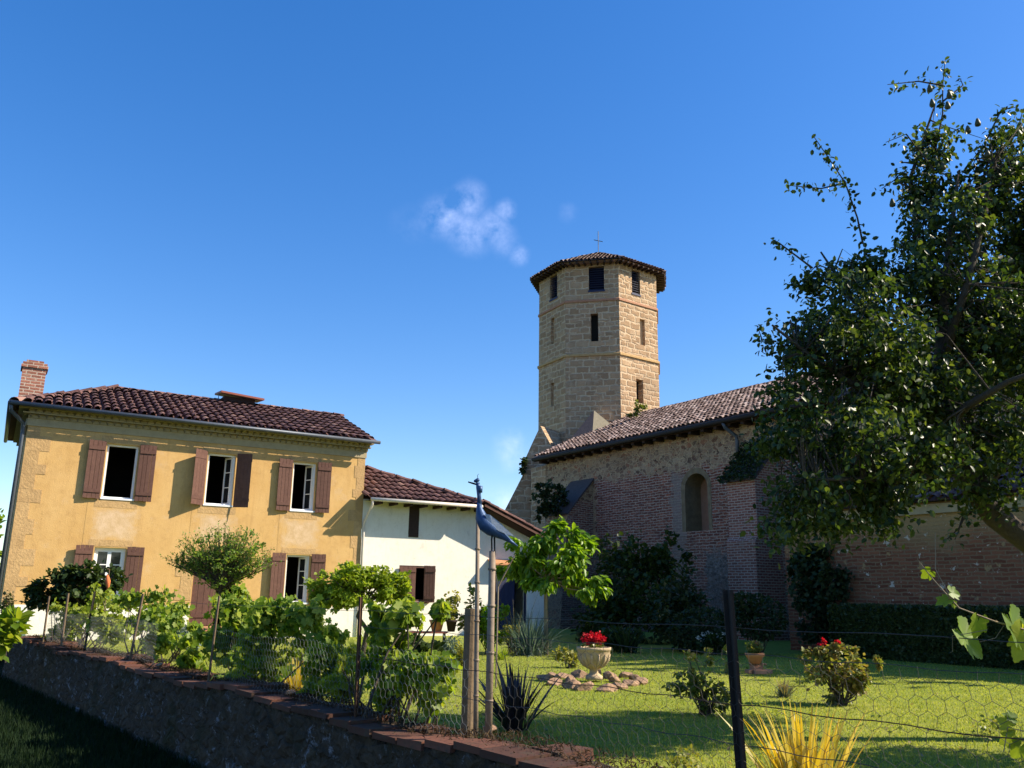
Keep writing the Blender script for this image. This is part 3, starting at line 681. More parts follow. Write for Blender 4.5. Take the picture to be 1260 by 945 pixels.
uc = nrmz(np.array([-1, 0, CS])); 
SC2 = (15.9 - hipt) * math.hypot(1, CS)
tile_field(mb, (15.9, BE, cz(15.9)), (0, 1, 0), uc, 7.0, SC2, inside=lambda a, b: True if b * .928 < 2.88 else a > (b * .928 - 2.88) * (RB - BE) / (13.02 - hipt))
ridge_tiles(mb, (13.04, BE, BZ + .12), (hipt, RB, RBZ + .04)); ridge_tiles(mb, (15.9, BE + .04, cz(15.9) + .03), (13.04, BE + .04, cz(13.04) + .03), rad=.11, lift=.03); ridge_tiles(mb, (9.2, RB, RBZ + .03), (hipt, RB, RBZ + .03))
broof = mb.build('roof', 'dark_tiles', barn, HF)
mb = MB(); mb.bar((13.06, BE - .02, cz(13.06) - .05), (15.95, BE - .02, cz(15.95) - .05), .03, .07); mb.build('bargeboard', 'brown_wood', broof, HF)
mb = MB(); mb.face([(9.17, BE + .02, BZ - .05), (13.0, BE + .02, BZ - .05), (13.0, .02, BZ - .01), (9.17, .02, BZ - .01)])
mb.face([(13.0, BE + .02, cz(13) - .12), (15.9, BE + .02, cz(15.9) - .12), (15.9, .3, cz(15.9) - .12), (13, .3, cz(13) - .12)])
for i in range(8): t = 9.5 + i * .5; mb.box(t, t + .08, BE + .05, .02, BZ - .14, BZ - .055)
mb.build('eaves_boards', 'dark_wood', broof, HF)
mb = MB(); mb.tube([(9.15, BE - .06, BZ - .03), (12.95, BE - .06, BZ - .02)], .055, 8); bg_ = mb.build('gutter', 'white_metal', barn, HF, True)
mb = MB(); mb.tube([(9.22, BE - .04, BZ - .06), (9.22, BE, BZ - .2), (9.20, -.07, BZ - .68), (9.20, -.06, BZ - .9), (9.20, -.06, 0)], .04, 8); mb.build('downpipe', 'white_metal', bg_, HF, True)
mb = MB(); mb.box(10.70, 11.04, -.02, .05, 2.97, 3.98); mb.build('hatch_boards', 'dark_wood', barn, HF)
w = thing; mb = MB()
for (x0, x1, z0, z1) in ((10.45, 10.51, 1.02, 2.10), (11.36, 11.42, 1.02, 2.10), (10.51, 11.36, 2.04, 2.10), (10.51, 11.36, 1.02, 1.08)): mb.box(x0, x1, .02, .10, z0, z1)
mb.box(10.40, 11.48, -.05, .015, .97, 1.015)
bw = mb.build('window', 'brown_wood', barn, HF)
shutter(bw, 10.99, 1.04, 2.08, .56, 2, -1, 'brown_wood'); shutter(bw, 11.27, 1.0, 2.11, .34, 20, 1)
mb = MB()
for i in range(6): mb.box(13.90 + i * .125, 13.90 + i * .125 + .12, .10, .14, .03, 2.08)
mb.box(13.865, 13.895, .05, .16, .02, 2.12); mb.box(15.05, 15.078, .05, .16, .02, 2.12); mb.build('door', 'navy_paint', barn, HF)
mb = MB(); mb.hexa([(13.55, -.42, 2.2), (14.5, -.42, 2.2), (14.5, .0, 2.34), (13.55, .0, 2.34), (13.55, -.42, 2.25), (14.5, -.42, 2.25), (14.5, 0, 2.39), (13.55, 0, 2.39)]); mb.build('door_canopy', 'terracotta', barn, HF)

# ------------------------------------------------------------------ church
T2 = ray(-118, 727); T2[2] = 0; T2 /= np.linalg.norm(T2); n2 = np.array([-T2[1], T2[0], 0]); n2 = n2 * -np.sign(n2[1]); CK = 28 / 24; nP = D(948, 502, 28.) * [1, 1, 0]; aP = D(948, 502, 24.) * [1, 1, 0]
def NF(V):                                                # s to the west, o out of the wall, z up, in the church's own unit of 1.17 m
    V = np.asarray(V, float); return nP + CK * (V[:, :1] * T2 + V[:, 1:2] * n2) + (EYE + (V[:, 2:] - EYE) * CK) * np.array([0, 0, 1.])
def AF(V): V = np.asarray(V, float); return aP + V[:, :1] * T2 + V[:, 1:2] * n2 + V[:, 2:] * np.array([0, 0, 1.])
def apnt(s_, o, z): return AF(np.array([[s_, o, z]]))[0]
CT = CK * 1.035
def zk(z): return EYE + (z - EYE) * CT
def npnt(s_, o, z): return NF(np.array([[s_, o, z]]))[0]
church = thing('church', 'old brick and stone church with an octagonal bell tower', 'church', npnt(5, -3, 0))
NZ = 6.32; S0, S1 = -9.0, 10.75; WS0, WS1, WZ0, WZS, WZT = 2.52, 3.46, 3.25, 4.55, 5.02
mb = MB()
def nq(s0, s1, z0, z1): mb.face([(s0, 0, z0), (s0, 0, z1), (s1, 0, z1), (s1, 0, z0)], [(s0, z0), (s0, z1), (s1, z1), (s1, z0)])
nq(S0, WS0, 0, NZ); nq(WS1, S1, 0, NZ); nq(WS0, WS1, 0, WZ0)
arc = []
for i in range(13):
    t = math.pi * i / 12; c = math.cos(t); sgn = (abs(math.sin(t))) ** .9
    arc.append(((WS0 + WS1) / 2 + (WS1 - WS0) / 2 * c, WZS + (WZT - WZS) * sgn))
for (a, b) in zip(arc, arc[1:]): mb.face([(a[0], 0, a[1]), (a[0], 0, NZ), (b[0], 0, NZ), (b[0], 0, b[1])], [a, (a[0], NZ), (b[0], NZ), b])
mb.face([(S0, 0, 0), (S0, -8, 0), (S0, -8, NZ), (S0, -4, 8.4), (S0, 0, NZ)]); mb.face([(S1, 0, 0), (S1, -8, 0), (S1, -8, NZ), (S1, -4, 8.4), (S1, 0, NZ)]); mb.face([(S0, -8, 0), (S1, -8, 0), (S1, -8, NZ), (S0, -8, NZ)])
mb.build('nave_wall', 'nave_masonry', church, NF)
mb = MB(); ring = [(WS1, WZ0)] + [(WS1, WZS)] + [(a, b) for a, b in reversed(arc)][1:-1] + [(WS0, WZS), (WS0, WZ0)]
ring = [(WS1, WZ0)] + arc + [(WS0, WZ0)]
for (a, b) in zip(ring, ring[1:] + ring[:1]): mb.face([(a[0], 0, a[1]), (b[0], 0, b[1]), (b[0], -.72, b[1]), (a[0], -.72, a[1])])
for (a, b) in zip(arc, arc[1:]):
    c = ((WS0 + WS1) / 2, WZS); o_ = lambda p, k_: (c[0] + (p[0] - c[0]) * k_, c[1] + (p[1] - c[1]) * k_)
    A, B = o_(a, 1.35), o_(b, 1.35); mb.face([(a[0], .012, a[1]), (b[0], .012, b[1]), (B[0], .012, B[1]), (A[0], .012, A[1])])
mb.box(WS1, WS1 + .16, -.01, .012, WZ0, WZS); mb.box(WS0 - .14, WS0, -.01, .012, WZ0, WZS)
aw = mb.build('arched_window', 'old_stone', church, NF)
mb = MB(); mb.face([(p[0], -.70, p[1]) for p in ring]); mb.build('window_infill', 'pink_infill', aw, NF)
# roof
NE, NS = .45, .47; NRZ = NZ + .12 + (4 + NE) * NS
mb = MB(); mb.face([(S0 - .3, NE, NZ + .12), (11.0, NE, NZ + .12), (11.0, -4, NRZ), (S0 - .3, -4, NRZ)]); mb.face([(S0 - .3, -4, NRZ), (11.0, -4, NRZ), (11.0, -8.4, NZ + .12), (S0 - .3, -8.4, NZ + .12)])
un = nrmz(np.array([0, -1, NS])); tile_field(mb, (S0 - .3, NE, NZ + .12), (1, 0, 0), un, 20.3, (4 + NE) * math.hypot(1, NS), pitch=.19, exp=.29, rad=.082, seg=4, tl=.37)
ridge_tiles(mb, (S0 - .3, -4, NRZ + .02), (11.0, -4, NRZ + .02), .10, .3, -.02)
nroof = mb.build('nave_roof', 'pale_tiles', church, NF)
mb = MB(); mb.face([(S0, NE - .02, NZ + .06), (10.95, NE - .02, NZ + .06), (10.95, -.02, NZ - .02), (S0, -.02, NZ - .02)]); mb.box(S0, 10.95, NE - .03, NE - .005, NZ - .06, NZ + .09)
for i in range(38): q = S0 + .3 + i * .52; mb.box(q, q + .12, .01, NE - .04, NZ - .13, NZ - .03)
mb.build('eaves_boards', 'dark_wood', nroof, NF)
mb = MB(); mb.tube([(S0, NE + .08, NZ + .04), (10.9, NE + .08, NZ + .02)], .07, 8); ng = mb.build('gutter', 'dark_iron', church, NF, True)
mb = MB(); mb.tube([(1.35, NE + .06, NZ), (1.33, NE, NZ - .15), (1.2, .12, NZ - .4), (1.2, .10, NZ - .55), (1.2, .10, 5.2)], .055, 8); mb.build('downpipe', 'grey_metal', ng, NF, True)
# buttresses
def prism(mb, prof, s0, s1):
    """profile in (o, z) swept from s0 to s1"""
    for s_, rev in ((s0, 0), (s1, 1)):
        P = [(s_, o, z) for o, z in prof]; mb.face(P[::-1] if rev else P)
    for (a, b) in zip(prof, prof[1:] + prof[:1]): mb.face([(s0, a[0], a[1]), (s1, a[0], a[1]), (s1, b[0], b[1]), (s0, b[0], b[1])])
mb = MB(); prism(mb, [(-.05, 0), (1.12, 0), (1.12, 2.78), (1.0, 2.9), (1.0, 4.45), (-.05, 5.45)], -.12, .88); b2 = mb.build('buttress', 'buttress_brick', church, NF)
mb = MB(); prism(mb, [(-.02, 5.50), (1.10, 4.42), (1.13, 4.50), (-.02, 5.62)], -.22, .98); mb.build('sloping_cap', 'slate', b2, NF)
mb = MB(); prism(mb, [(-.05, 0), (1.5, 0), (1.15, 4.0), (-.05, 5.30)], 7.95, 9.15); b1 = mb.build('buttress', 'nave_masonry', church, NF)
mb = MB(); prism(mb, [(-.02, 5.32), (1.20, 4.0), (1.23, 4.06), (-.02, 5.40)], 7.88, 9.22); mb.build('sloping_cap', 'slate', b1, NF)
# corner mass and raking buttress west of the nave
mb = MB(); prism(mb, [(.02, -.2), (.02, 6.15), (-3.2, 7.4), (-3.2, -.2)], 10.75, 11.7); mb.build('corner_pier', 'tower_stone', church, NF)
def rake(px_pts, Y, th, name, mat):
    A = [D(x, y, Y) for x, y in px_pts]; A = [p if p[2] > 0 else np.array([p[0], p[1], 0]) for p in A]; dv = np.array([.57, .82, 0]) * th; mb = MB()
    mb.face(A); mb.face([p + dv for p in A][::-1])
    for a, b in zip(A, A[1:] + A[:1]): mb.face([a, a + dv, b + dv, b])
    return mb.build(name, mat, church)
rake([(665, 524), (655, 545), (647, 563), (643, 585), (637, 597), (621, 628), (600, 668), (585, 800), (690, 800), (690, 570)], 34.2 * CK, 1.9, 'raking_buttress', 'tower_stone')
# bell tower
tc_ = D(737.3, 400, 35.9 * CT); tX, tY = tc_[0], tc_[1]; los = math.atan2(tX, tY)
ANGS = [-77.5, -31.4, 17.9, 66.5, 106, 150, 195, 240]
def tcorner(i, r): a = math.radians(ANGS[i % 8]) - 0; ph = a - los; return np.array([tX + r * math.sin(a - 0) * math.cos(los) - r * math.cos(a) * math.sin(los), tY - r * math.sin(a) * math.sin(los) - r * math.cos(a) * math.cos(los), 0])
TR, TZ = 2.68 * CT, zk(14.86)
SLITS = {0: [(.42, .70, 13.62, 14.66, 'louvre'), (.47, .60, 11.6, 12.75, 'blind'), (.47, .58, 8.9, 9.9, 'blind')],
         1: [(.44, .73, 13.62, 14.66, 'louvre'), (.47, .61, 11.40, 12.60, 'slit')],
         2: [(.34, .56, 13.62, 14.66, 'louvre'), (.53, .66, 11.42, 12.55, 'blind'), (.40, .58, 8.92, 9.92, 'slit')]}
tw = None; mb = MB(); infill = []
for i in range(8):
    a, b = tcorner(i, TR), tcorner(i + 1, TR); e = b - a; L = np.linalg.norm(e); e /= L; inn = np.array([-e[1], e[0], 0])
    if np.dot(inn, np.array([tX, tY, 0]) - (a + b) / 2) < 0: inn = -inn
    fr = lambda V, a=a, e=e, inn=inn: a + np.asarray(V)[:, :1] * e + np.asarray(V)[:, 1:2] * inn + np.asarray(V)[:, 2:] * np.array([0, 0, 1.])
    hs = [(x0 * L, x1 * L, zk(z0), zk(z1)) for x0, x1, z0, z1, _ in SLITS.get(i, [])]
    t = MB(); holed(t, 0, L, 0, TZ, hs, 0, .38)
    mb.add(fr(np.array(t.v)), t.f)
    for (h, sp) in zip(hs, SLITS.get(i, [])): infill.append((h, sp[4], fr))
tw = mb.build('bell_tower', 'tower_stone', church)
for (x0, x1, z0, z1), kind, fr in infill:
    mb = MB()
    if kind == 'louvre':
        mb.face([(x0, .30, z0), (x1, .30, z0), (x1, .30, z1), (x0, .30, z1)])
        n = 10
        for j in range(n):
            z = z0 + .04 + j * (z1 - z0 - .04) / n; mb.hexa([(x0 + .01, .06, z), (x1 - .01, .06, z), (x1 - .01, .24, z + .10), (x0 + .01, .24, z + .10), (x0 + .01, .06, z + .02), (x1 - .01, .06, z + .02), (x1 - .01, .24, z + .12), (x0 + .01, .24, z + .12)])
        mb.box(x0 - .03, x1 + .03, -.03, .05, z0 - .10, z0 - .01)
        mb.build('louvre', 'navy_paint', tw, fr)
    else:
        y = .36 if kind == 'slit' else .16
        mb.face([(x0, y, z0), (x1, y, z0), (x1, y, z1), (x0, y, z1)]); mb.build('slit_window', 'dark_room' if kind == 'slit' else 'pale_render', tw, fr)
for z, r in ((13.12, .06), (10.78, .08)):
    brick_ = z > 12; z = zk(z); mb = MB()
    for i in range(8):
        a0, b0, a1, b1 = tcorner(i, TR - .02), tcorner(i + 1, TR - .02), tcorner(i, TR + r), tcorner(i + 1, TR + r); up = np.array([0, 0, 1.])
        mb.hexa([a1 + up * z, b1 + up * z, b0 + up * z, a0 + up * z, a1 + up * (z + .10), b1 + up * (z + .10), b0 + up * (z + .16), a0 + up * (z + .16)])
    mb.build('string_course', 'soft_brick' if brick_ else 'quoin_stone', tw)
AP = np.array([tX, tY, zk(16.25)]); mb = MB(); EVZ = zk(14.82)
for i in range(8):
    a, b = tcorner(i, TR + .50) + [0, 0, EVZ], tcorner(i + 1, TR + .50) + [0, 0, EVZ]; mb.face([a, b, AP]); mb.face([a - [0, 0, .05], b - [0, 0, .05], tcorner(i + 1, TR - .1) + [0, 0, EVZ - .03], tcorner(i, TR - .1) + [0, 0, EVZ - .03]])
    m = (a + b) / 2; e = b - a; L = np.linalg.norm(e); e /= L; uu = AP - m; SL_ = np.linalg.norm(uu); uu /= SL_
    tile_field(mb, a, e, uu, L, SL_, pitch=.2, exp=.33, rad=.088, inside=lambda x, y, L=L, SL_=SL_: y / SL_ * L / 2 < x < L - y / SL_ * L / 2, seg=4); ridge_tiles(mb, a, AP, rad=.09)
trf = mb.build('tower_roof', 'pale_tiles', tw)
mb = MB()
for i in range(8):
    for f in np.linspace(.04, .96, 9):
        a = tcorner(i, TR - .05) * (1 - f) + tcorner(i + 1, TR - .05) * f; b = tcorner(i, TR + .48) * (1 - f) + tcorner(i + 1, TR + .48) * f
        mb.bar(a + [0, 0, EVZ - .10], b + [0, 0, EVZ - .10], .09, .09)
mb.build('rafters', 'dark_wood', tw)
mb = MB(); mb.tube([AP - [0, 0, .1], AP + [0, 0, 1.3]], .022, 6); mb.bar(AP + np.array([-.24, 0, .80]), AP + np.array([.24, 0, .70]), .03, .03); mb.build('cross', 'grey_metal', tw)
# stone cap of the stair on the roof
def roofhit(x, y): n = nrmz(npnt(0, -1, NS) - npnt(0, 0, 0)); tt = NF(np.array([[1., 0, 0]]))[0] - NF(np.array([[0., 0, 0]]))[0]; nn = np.cross(tt, n); return PL(x, y, npnt(0, NE, NZ + .12), nn)
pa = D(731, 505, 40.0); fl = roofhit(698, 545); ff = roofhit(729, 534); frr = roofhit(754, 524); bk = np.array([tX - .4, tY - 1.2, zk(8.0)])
mb = MB(); dn = np.array([0, 0, .5]); mb.face([fl - dn, ff - dn, ff, fl]); mb.face([fl, ff, pa]); mb.face([bk, fl, pa]); mb.m = 1; mb.face([ff, frr, pa]); mb.face([frr, bk, pa]); mb.build('stair_cap', ['slate', 'cornice_stone'], church)  # dark left slopes, pale right ones: shade and sun put into the colour
# lower annex toward the right
annex = thing('church_annex', 'low brick lean-to with flaking plaster behind the clipped hedge', 'annex', apnt(-6, .5, 0))
AO, AZ, AS0, AS1 = 1.0, 3.42, -.97, -16
mb = MB(); mb.face([(AS0, AO, 0), (AS1, AO, 0), (AS1, AO, AZ), (AS0, AO, AZ)], [(0, 0), (15, 0), (15, AZ), (0, AZ)]); mb.face([(AS0, AO, 0), (AS0, -3.2, 0), (AS0, -3.2, AZ + 1.9), (AS0, AO, AZ)]); mb.build('wall', 'annex_brick', annex, AF)
mb = MB(); mb.face([(AS0 + .1, AO + .3, AZ), (AS1, AO + .3, AZ), (AS1, -3.4, AZ + 2.2), (AS0 + .1, -3.4, AZ + 2.2)])
tile_field(mb, (AS1, AO + .32, AZ), (1, 0, 0), nrmz(np.array([0, -1, .48])), AS0 - AS1, 5.1, inside=None, seg=4); mb.build('roof', 'dark_tiles', annex, AF)
mb = MB(); mb.tube([(AS0 + .1, AO + .36, AZ - .02), (AS1, AO + .36, AZ)], .05, 8); mb.build('gutter', 'galvanised', annex, NF, True)
mb = MB(); mb.box(AS1, AS0, AO + .002, AO + .10, AZ - .26, AZ - .05); mb.build('eaves_course', 'cornice_stone', annex, AF)

# ------------------------------------------------------------------ trees
def limb(mb, pts, rad, n=9): mb.tube(pts, rad, n, True, .10)
def grow_twigs(mb, src, ends, r0=.02):
    for e in ends:
        if np.linalg.norm(src - e, axis=1).min() > 1.1: continue
        i = np.argmin(np.linalg.norm(src - e, axis=1)); a = src[i]; m = (a + e) / 2 + rng.normal(size=3) * .08 + [0, 0, .1]
        mb.tube([a, m, e], [r0, r0 * .6, r0 * .25], 5, False)
# big pear tree at the right
PY = 9.0
pear = thing('pear_tree', 'large dark pear tree leaning in from the right', 'tree', (6.8, 8.6, 0))
trunk = MB()
P_ = lambda x, y, Y=PY: D(x, y, Y - .6)
main = [np.array([6.8, 8.6, -.05]), np.array([6.4, 8.6, .6]), np.array([5.8, 8.5, 1.35]), P_(1262, 664), P_(1225, 636), P_(1200, 607), P_(1178, 572), P_(1165, 520), P_(1158, 450), P_(1160, 380), P_(1168, 300), P_(1180, 210)]
limb(trunk, main, [.19, .15, .125, .118, .112, .105, .095, .085, .07, .05, .03, .012], 12)
limbs = [[P_(1178, 572), P_(1120, 520, 8.7), P_(1060, 480, 8.5), P_(1000, 440, 8.4), P_(950, 400, 8.3)], [P_(1165, 520), P_(1110, 430, 9.2), P_(1050, 370, 9.4), P_(1010, 310, 9.5)],
         [P_(1160, 480), P_(1210, 400, 9.3), P_(1250, 320, 9.5), P_(1290, 240, 9.5)], [P_(1200, 607), P_(1240, 530, 9.4), P_(1300, 450, 9.8), P_(1380, 380, 10)],
         [P_(1178, 572), P_(1130, 590, 8.4), P_(1060, 590, 8.1), P_(990, 590, 8.0)], [P_(1158, 450), P_(1190, 350, 8.6), P_(1215, 250, 8.8), P_(1222, 200, 9)],
         [P_(1160, 400), P_(1130, 300, 9.4), P_(1120, 220, 9.5), P_(1150, 130, 9.5)], [P_(1165, 520), P_(1190, 500, 8.0), P_(1240, 470, 7.6), P_(1320, 440, 7.5)], [P_(1262, 664), P_(1340, 610, 8.4), P_(1430, 610, 8.1), P_(1520, 625, 7.8), P_(1600, 600, 7.5)], [P_(1200, 607), P_(1290, 520, 9.6), P_(1400, 430, 10), P_(1450, 350, 10.2)], [P_(1165, 520), P_(1120, 480, 10), P_(1080, 430, 10.6), P_(1030, 480, 10.8)]]
src = []
for L_ in limbs:
    limb(trunk, L_, list(np.linspace(.048, .010, len(L_))), 8)
    for a, b in zip(L_, L_[1:]): src += [a + (b - a) * t for t in np.linspace(0, 1, 6)]
src = np.array(src)
BL = [(1000, 430, 44, 58, 8.6, .7), (972, 520, 28, 58, 8.4, .6), (1045, 385, 48, 48, 8.8, .9), (1012, 348, 24, 18, 9.2, .4), (1065, 330, 30, 22, 9.3, .5), (1080, 450, 60, 66, 8.6, 1.0), (1050, 545, 64, 50, 8.4, 1.0), (985, 605, 34, 32, 8.3, .6), (1075, 600, 50, 30, 8.3, .7),
      (1160, 290, 48, 56, 9.2, 1.0), (1135, 235, 26, 26, 9.4, .4), (1150, 180, 16, 36, 9.4, .3), (1212, 225, 42, 48, 9.3, .8), (1235, 172, 22, 18, 9.4, .4), (1265, 290, 60, 84, 9.5, 1.1), (1125, 350, 46, 44, 9.2, .9), (1190, 390, 66, 66, 9.2, 1.1), (1150, 480, 60, 52, 8.8, 1.0), (1250, 430, 64, 70, 9.0, 1.1),
      (1225, 535, 56, 42, 8.7, .9), (1140, 560, 48, 34, 8.5, .8), (1330, 330, 80, 120, 9.6, 1.2), (1340, 480, 80, 80, 9.3, 1.2), (1420, 400, 70, 100, 10, 1.1), (1480, 640, 110, 70, 8.0, .9), (1560, 600, 90, 70, 7.4, .9), (1222, 600, 26, 14, 8.7, .4), (1300, 200, 50, 60, 9.6, .8), (1030, 640, 46, 14, 8.2, .5), (965, 640, 18, 18, 8.2, .3), (1090, 640, 14, 18, 8.2, .3)]
BL = [(*b[:4], b[4] - .6, b[5] * .85) for b in BL]
knots, _ = blobs_px(BL, 2800, shell=.42)
grow_twigs(trunk, src, knots[::2], .010)
SPR = [[(1062, 300), (1055, 268), (1040, 225), (1020, 195), (1000, 166)], [(1040, 225), (1010, 232), (970, 228)], [(1150, 190), (1160, 140), (1160, 105), (1163, 74)], [(1160, 105), (1130, 100), (1092, 104)], [(1160, 125), (1185, 105), (1182, 98)], [(1215, 170), (1232, 135), (1250, 132)],
       [(1150, 210), (1115, 165), (1090, 175)], [(1130, 235), (1100, 222), (1085, 232)], [(1000, 330), (960, 300), (948, 293)], [(1010, 640), (985, 655), (965, 668)], [(1080, 620), (1085, 645), (1090, 668)], [(955, 420), (938, 418), (932, 402)],
       [(1190, 620), (1180, 650), (1160, 668)], [(1205, 620), (1185, 640), (1175, 664)], [(1260, 170), (1255, 150), (1258, 138)]]
twp = []
for s_ in SPR:
    Y = 9.3 + R(-.3, .3); q = [P_(x, y, Y) for x, y in s_]; trunk.tube(q, list(np.linspace(.012, .004, len(q))), 5, False)
    for a, b in zip(q, q[1:]):
        m = int(np.linalg.norm(b - a) * 62) + 4; t = R(0, 1, (m, 1)); twp.append(a + (b - a) * t + rng.normal(size=(m, 3)) * .045)
trunk.build('trunk', 'bark', pear, None, True)
lp = []
for kx in knots:                       # each knot is a short drooping spray of leaves
    m = rng.integers(16, 30); d = nrmz(rng.normal(size=3) * [1, 1, .5] + [0, 0, -.25]); t = R(0, 1, (m, 1)); lp.append(kx + d * t * R(.12, .34) + rng.normal(size=(m, 3)) * .052)
lp = np.vstack(lp + twp)
leaf_obj('crown', lp, R(.045, .08, len(lp)), 'pear_leaves', pear, OVAL, .75, None, .6, .8)
for (x, y, Y) in [(1144, 109, 9.3), (1147, 127, 9.3), (1168, 117, 9.3), (1166, 130, 9.3), (1129, 180, 9.3), (1139, 165, 9.3), (1191, 160, 9.2), (1203, 151, 9.2), (1160, 205, 9.1), (1098, 250, 9.2), (1240, 235, 9.0), (1215, 190, 9.0)]:
    mb = MB(); c = P_(x, y, Y); mb.lathe([(.001, .06), (.012, .05), (.022, .025), (.032, -.01), (.030, -.035), (.001, -.05)], c, 10); mb.build('pear', 'pear_skin', pear, None, True)

def small_tree(name, label, base, trunk_px, blobs, n, size, mat, shape=OVAL, bark='pale_bark', r0=.05, droop=.3, clump=40, cs=.16, shell=.5, outw=.6, cat='tree', twigs=26):
    t = thing(name, label, cat, base); tr = MB(); pts = [np.array(base) - [0, 0, .03]] + [D(*p) for p in trunk_px]
    tr.tube(pts, list(np.linspace(r0, r0 * .6, len(pts))), 9, True, .06)
    P, O = blobs_px(blobs, n, .95, shell, clump, cs)
    top = pts[-1]
    for i in rng.integers(0, len(P), twigs):
        e = P[i]; m = (top + e) / 2 + rng.normal(size=3) * .06; tr.tube([top, m, e], [r0 * .45, r0 * .3, .006], 5, False)
    tr.build('trunk', bark, t, None, True)
    leaf_obj('crown', P, size * R(.65, 1.2, len(P)), mat, t, shape, droop, O * outw, 1.0)
    return t
# young palmate-leaved tree in front of the church
small_tree('young_tree', 'young bright green tree with broad leaves and a slim straight trunk', G(672, 806), [(672, 770, 19.4), (672, 735, 19.4), (672, 712, 19.4)],
           [(690, 668, 40, 26, 19.4), (650, 690, 30, 26, 19.2), (705, 695, 38, 26, 19.3), (668, 655, 22, 18, 19.4), (722, 722, 30, 14, 19.3), (735, 728, 18, 10, 19.3), (695, 715, 40, 16, 19.2), (655, 715, 26, 12, 19.2), (628, 700, 16, 22, 19.4), (715, 672, 18, 20, 19.4)],
           3800, .19, 'maple_leaves', SLIM, 'pale_bark', .055, 1.0, 60, .12)
small_tree('crape_myrtle', 'round-headed shrub tree with fine upright twigs in front of the house door', G(283, 812), [(283, 780, 17.2), (272, 748, 17.2), (270, 728, 17.2)],
           [(275, 690, 50, 28, 17.2), (250, 685, 30, 26, 17.2), (300, 682, 30, 26, 17.2), (275, 715, 30, 20, 17.2), (232, 692, 14, 14, 17.2), (320, 685, 12, 16, 17.2), (278, 725, 24, 10, 17.2), (290, 712, 22, 12, 17.2), (258, 712, 22, 12, 17.2)], 2300, .06, 'myrtle_leaves', DIAM, 'bark', .03, -.45, 120, .09)
tm = bpy.data.objects['crape_myrtle']; mb = MB(); tp = []
for i in range(230):
    a = R(-1.3, 1.3); b = R(-.6, .6); b0 = D(272, 722, 17.2); L = R(.5, 1.22) * (1.0 if abs(a) > .7 else .98)
    e = b0 + np.array([math.sin(a) * L, math.sin(b) * .6, math.cos(a) * L * .95 + .12]); m = (b0 + e) / 2 + np.array([math.sin(a) * .08, 0, .03]); mb.tube([b0, m, e], [.01, .007, .002], 4, False)
    t = R(.45, 1.02, (26, 1)); tp.append(m + (e - m) * (t * 2 - 1).clip(0, 1.05) + rng.normal(size=(26, 3)) * .022)
mb.build('twigs', 'bark', tm); tp = np.vstack(tp); leaf_obj('sprays', tp, R(.035, .06, len(tp)), 'myrtle_leaves', tm, DIAM, -.5, None, .4, .7)
mop = small_tree('mop_headed_tree', 'low twisted tree with a flat yellow-green mop of foliage', G(446, 832), [(447, 800, 13.6), (452, 775, 13.6), (440, 758, 13.6), (447, 742, 13.6)],
           [(440, 722, 50, 20, 13.6), (410, 725, 30, 22, 13.6), (480, 722, 26, 20, 13.6), (450, 708, 36, 14, 13.6), (398, 740, 18, 18, 13.6), (495, 735, 12, 14, 13.6)], 7500, .07, 'mop_leaves', DIAM, 'bark', .045, .5, 130, .12)
small_tree('dark_bushy_tree', 'dark glossy bushy tree below the left ground-floor window', G(98, 800), [(98, 775, 17.5), (100, 750, 17.5), (97, 735, 17.5)],
           [(95, 722, 50, 22, 17.5), (60, 730, 30, 18, 17.5), (130, 715, 30, 18, 17.5), (110, 708, 40, 13, 17.5), (42, 722, 13, 12, 17.5), (75, 742, 34, 14, 17.5)], 3600, .105, 'dark_leaves', OVAL, 'bark', .06, .3, 90, .13)
bgt = small_tree('distant_tree', 'green tree just visible past the left corner of the house', D(-40, 760, 40) * [1, 1, 0], [(-40, 720, 40), (-40, 690, 40)], [(-30, 660, 34, 40, 40), (-60, 640, 40, 50, 40)], 1800, .3, 'vine_leaves', OVAL, 'bark', .2, .3, 40, .16)

at = thing('added_shade_tree', 'unseen tall tree added behind the brick annex to shade the far lawn', 'tree', (18, 21, 0)); mb = MB(); mb.tube([(18, 21, -.1), (18, 21, 4), (18.1, 21, 8), (18, 20.8, 11)], [.4, .33, .22, .06], 10, True, .08)  # out-of-view tree added to shade the far lawn, crown cut to fit
P = ellip((18, 22, 8.1), (4, 7.6, 4.9), 14000, .4, 120, .13); P = P[P[:, 2] < 12.9 - .8 * np.clip(19 - P[:, 1], 0, 9)]
for i in range(0, len(P), 300): mb.tube([(18, 21, 5 + 4 * (i % 7) / 7), (P[i] + np.array([18, 21, 8])) / 2, P[i]], [.1, .06, .02], 5, False)
mb.build('trunk', 'bark', at, None, True); leaf_obj('crown', P, R(.3, .55, len(P)), 'pear_leaves', at, OVAL, .3)
# ------------------------------------------------------------------ garden wall
gw = thing('garden_wall', 'low mossy rubble wall capped with red bricks along the garden', 'wall', wall_pt(-4, .22, -.45))
L0, L1, TH = -15.2, 6.5, .46
def wtop(l): return .335 + .025 * math.sin(l * 1.3) + .018 * math.sin(l * 3.1 + 1)
nx, nz_ = 300, 16; V = []; F = []
for i in range(nx + 1):
    l = L0 + (L1 - L0) * i / nx
    for j in range(nz_ + 1):
        z = -.47 + (wtop(l) - .05 + .47) * j / nz_; V.append(wall_pt(l, -.02 + R(-.022, .022) - .05 * (1 - j / nz_), z))
    V.append(wall_pt(l, TH, wtop(l) - .05)); V.append(wall_pt(l, TH, -.47))
mm = nz_ + 3
for i in range(nx):
    for j in range(mm - 1): F.append([i * mm + j, (i + 1) * mm + j, (i + 1) * mm + j + 1, i * mm + j + 1])
F.append(list(range(mm)))
uvs = []
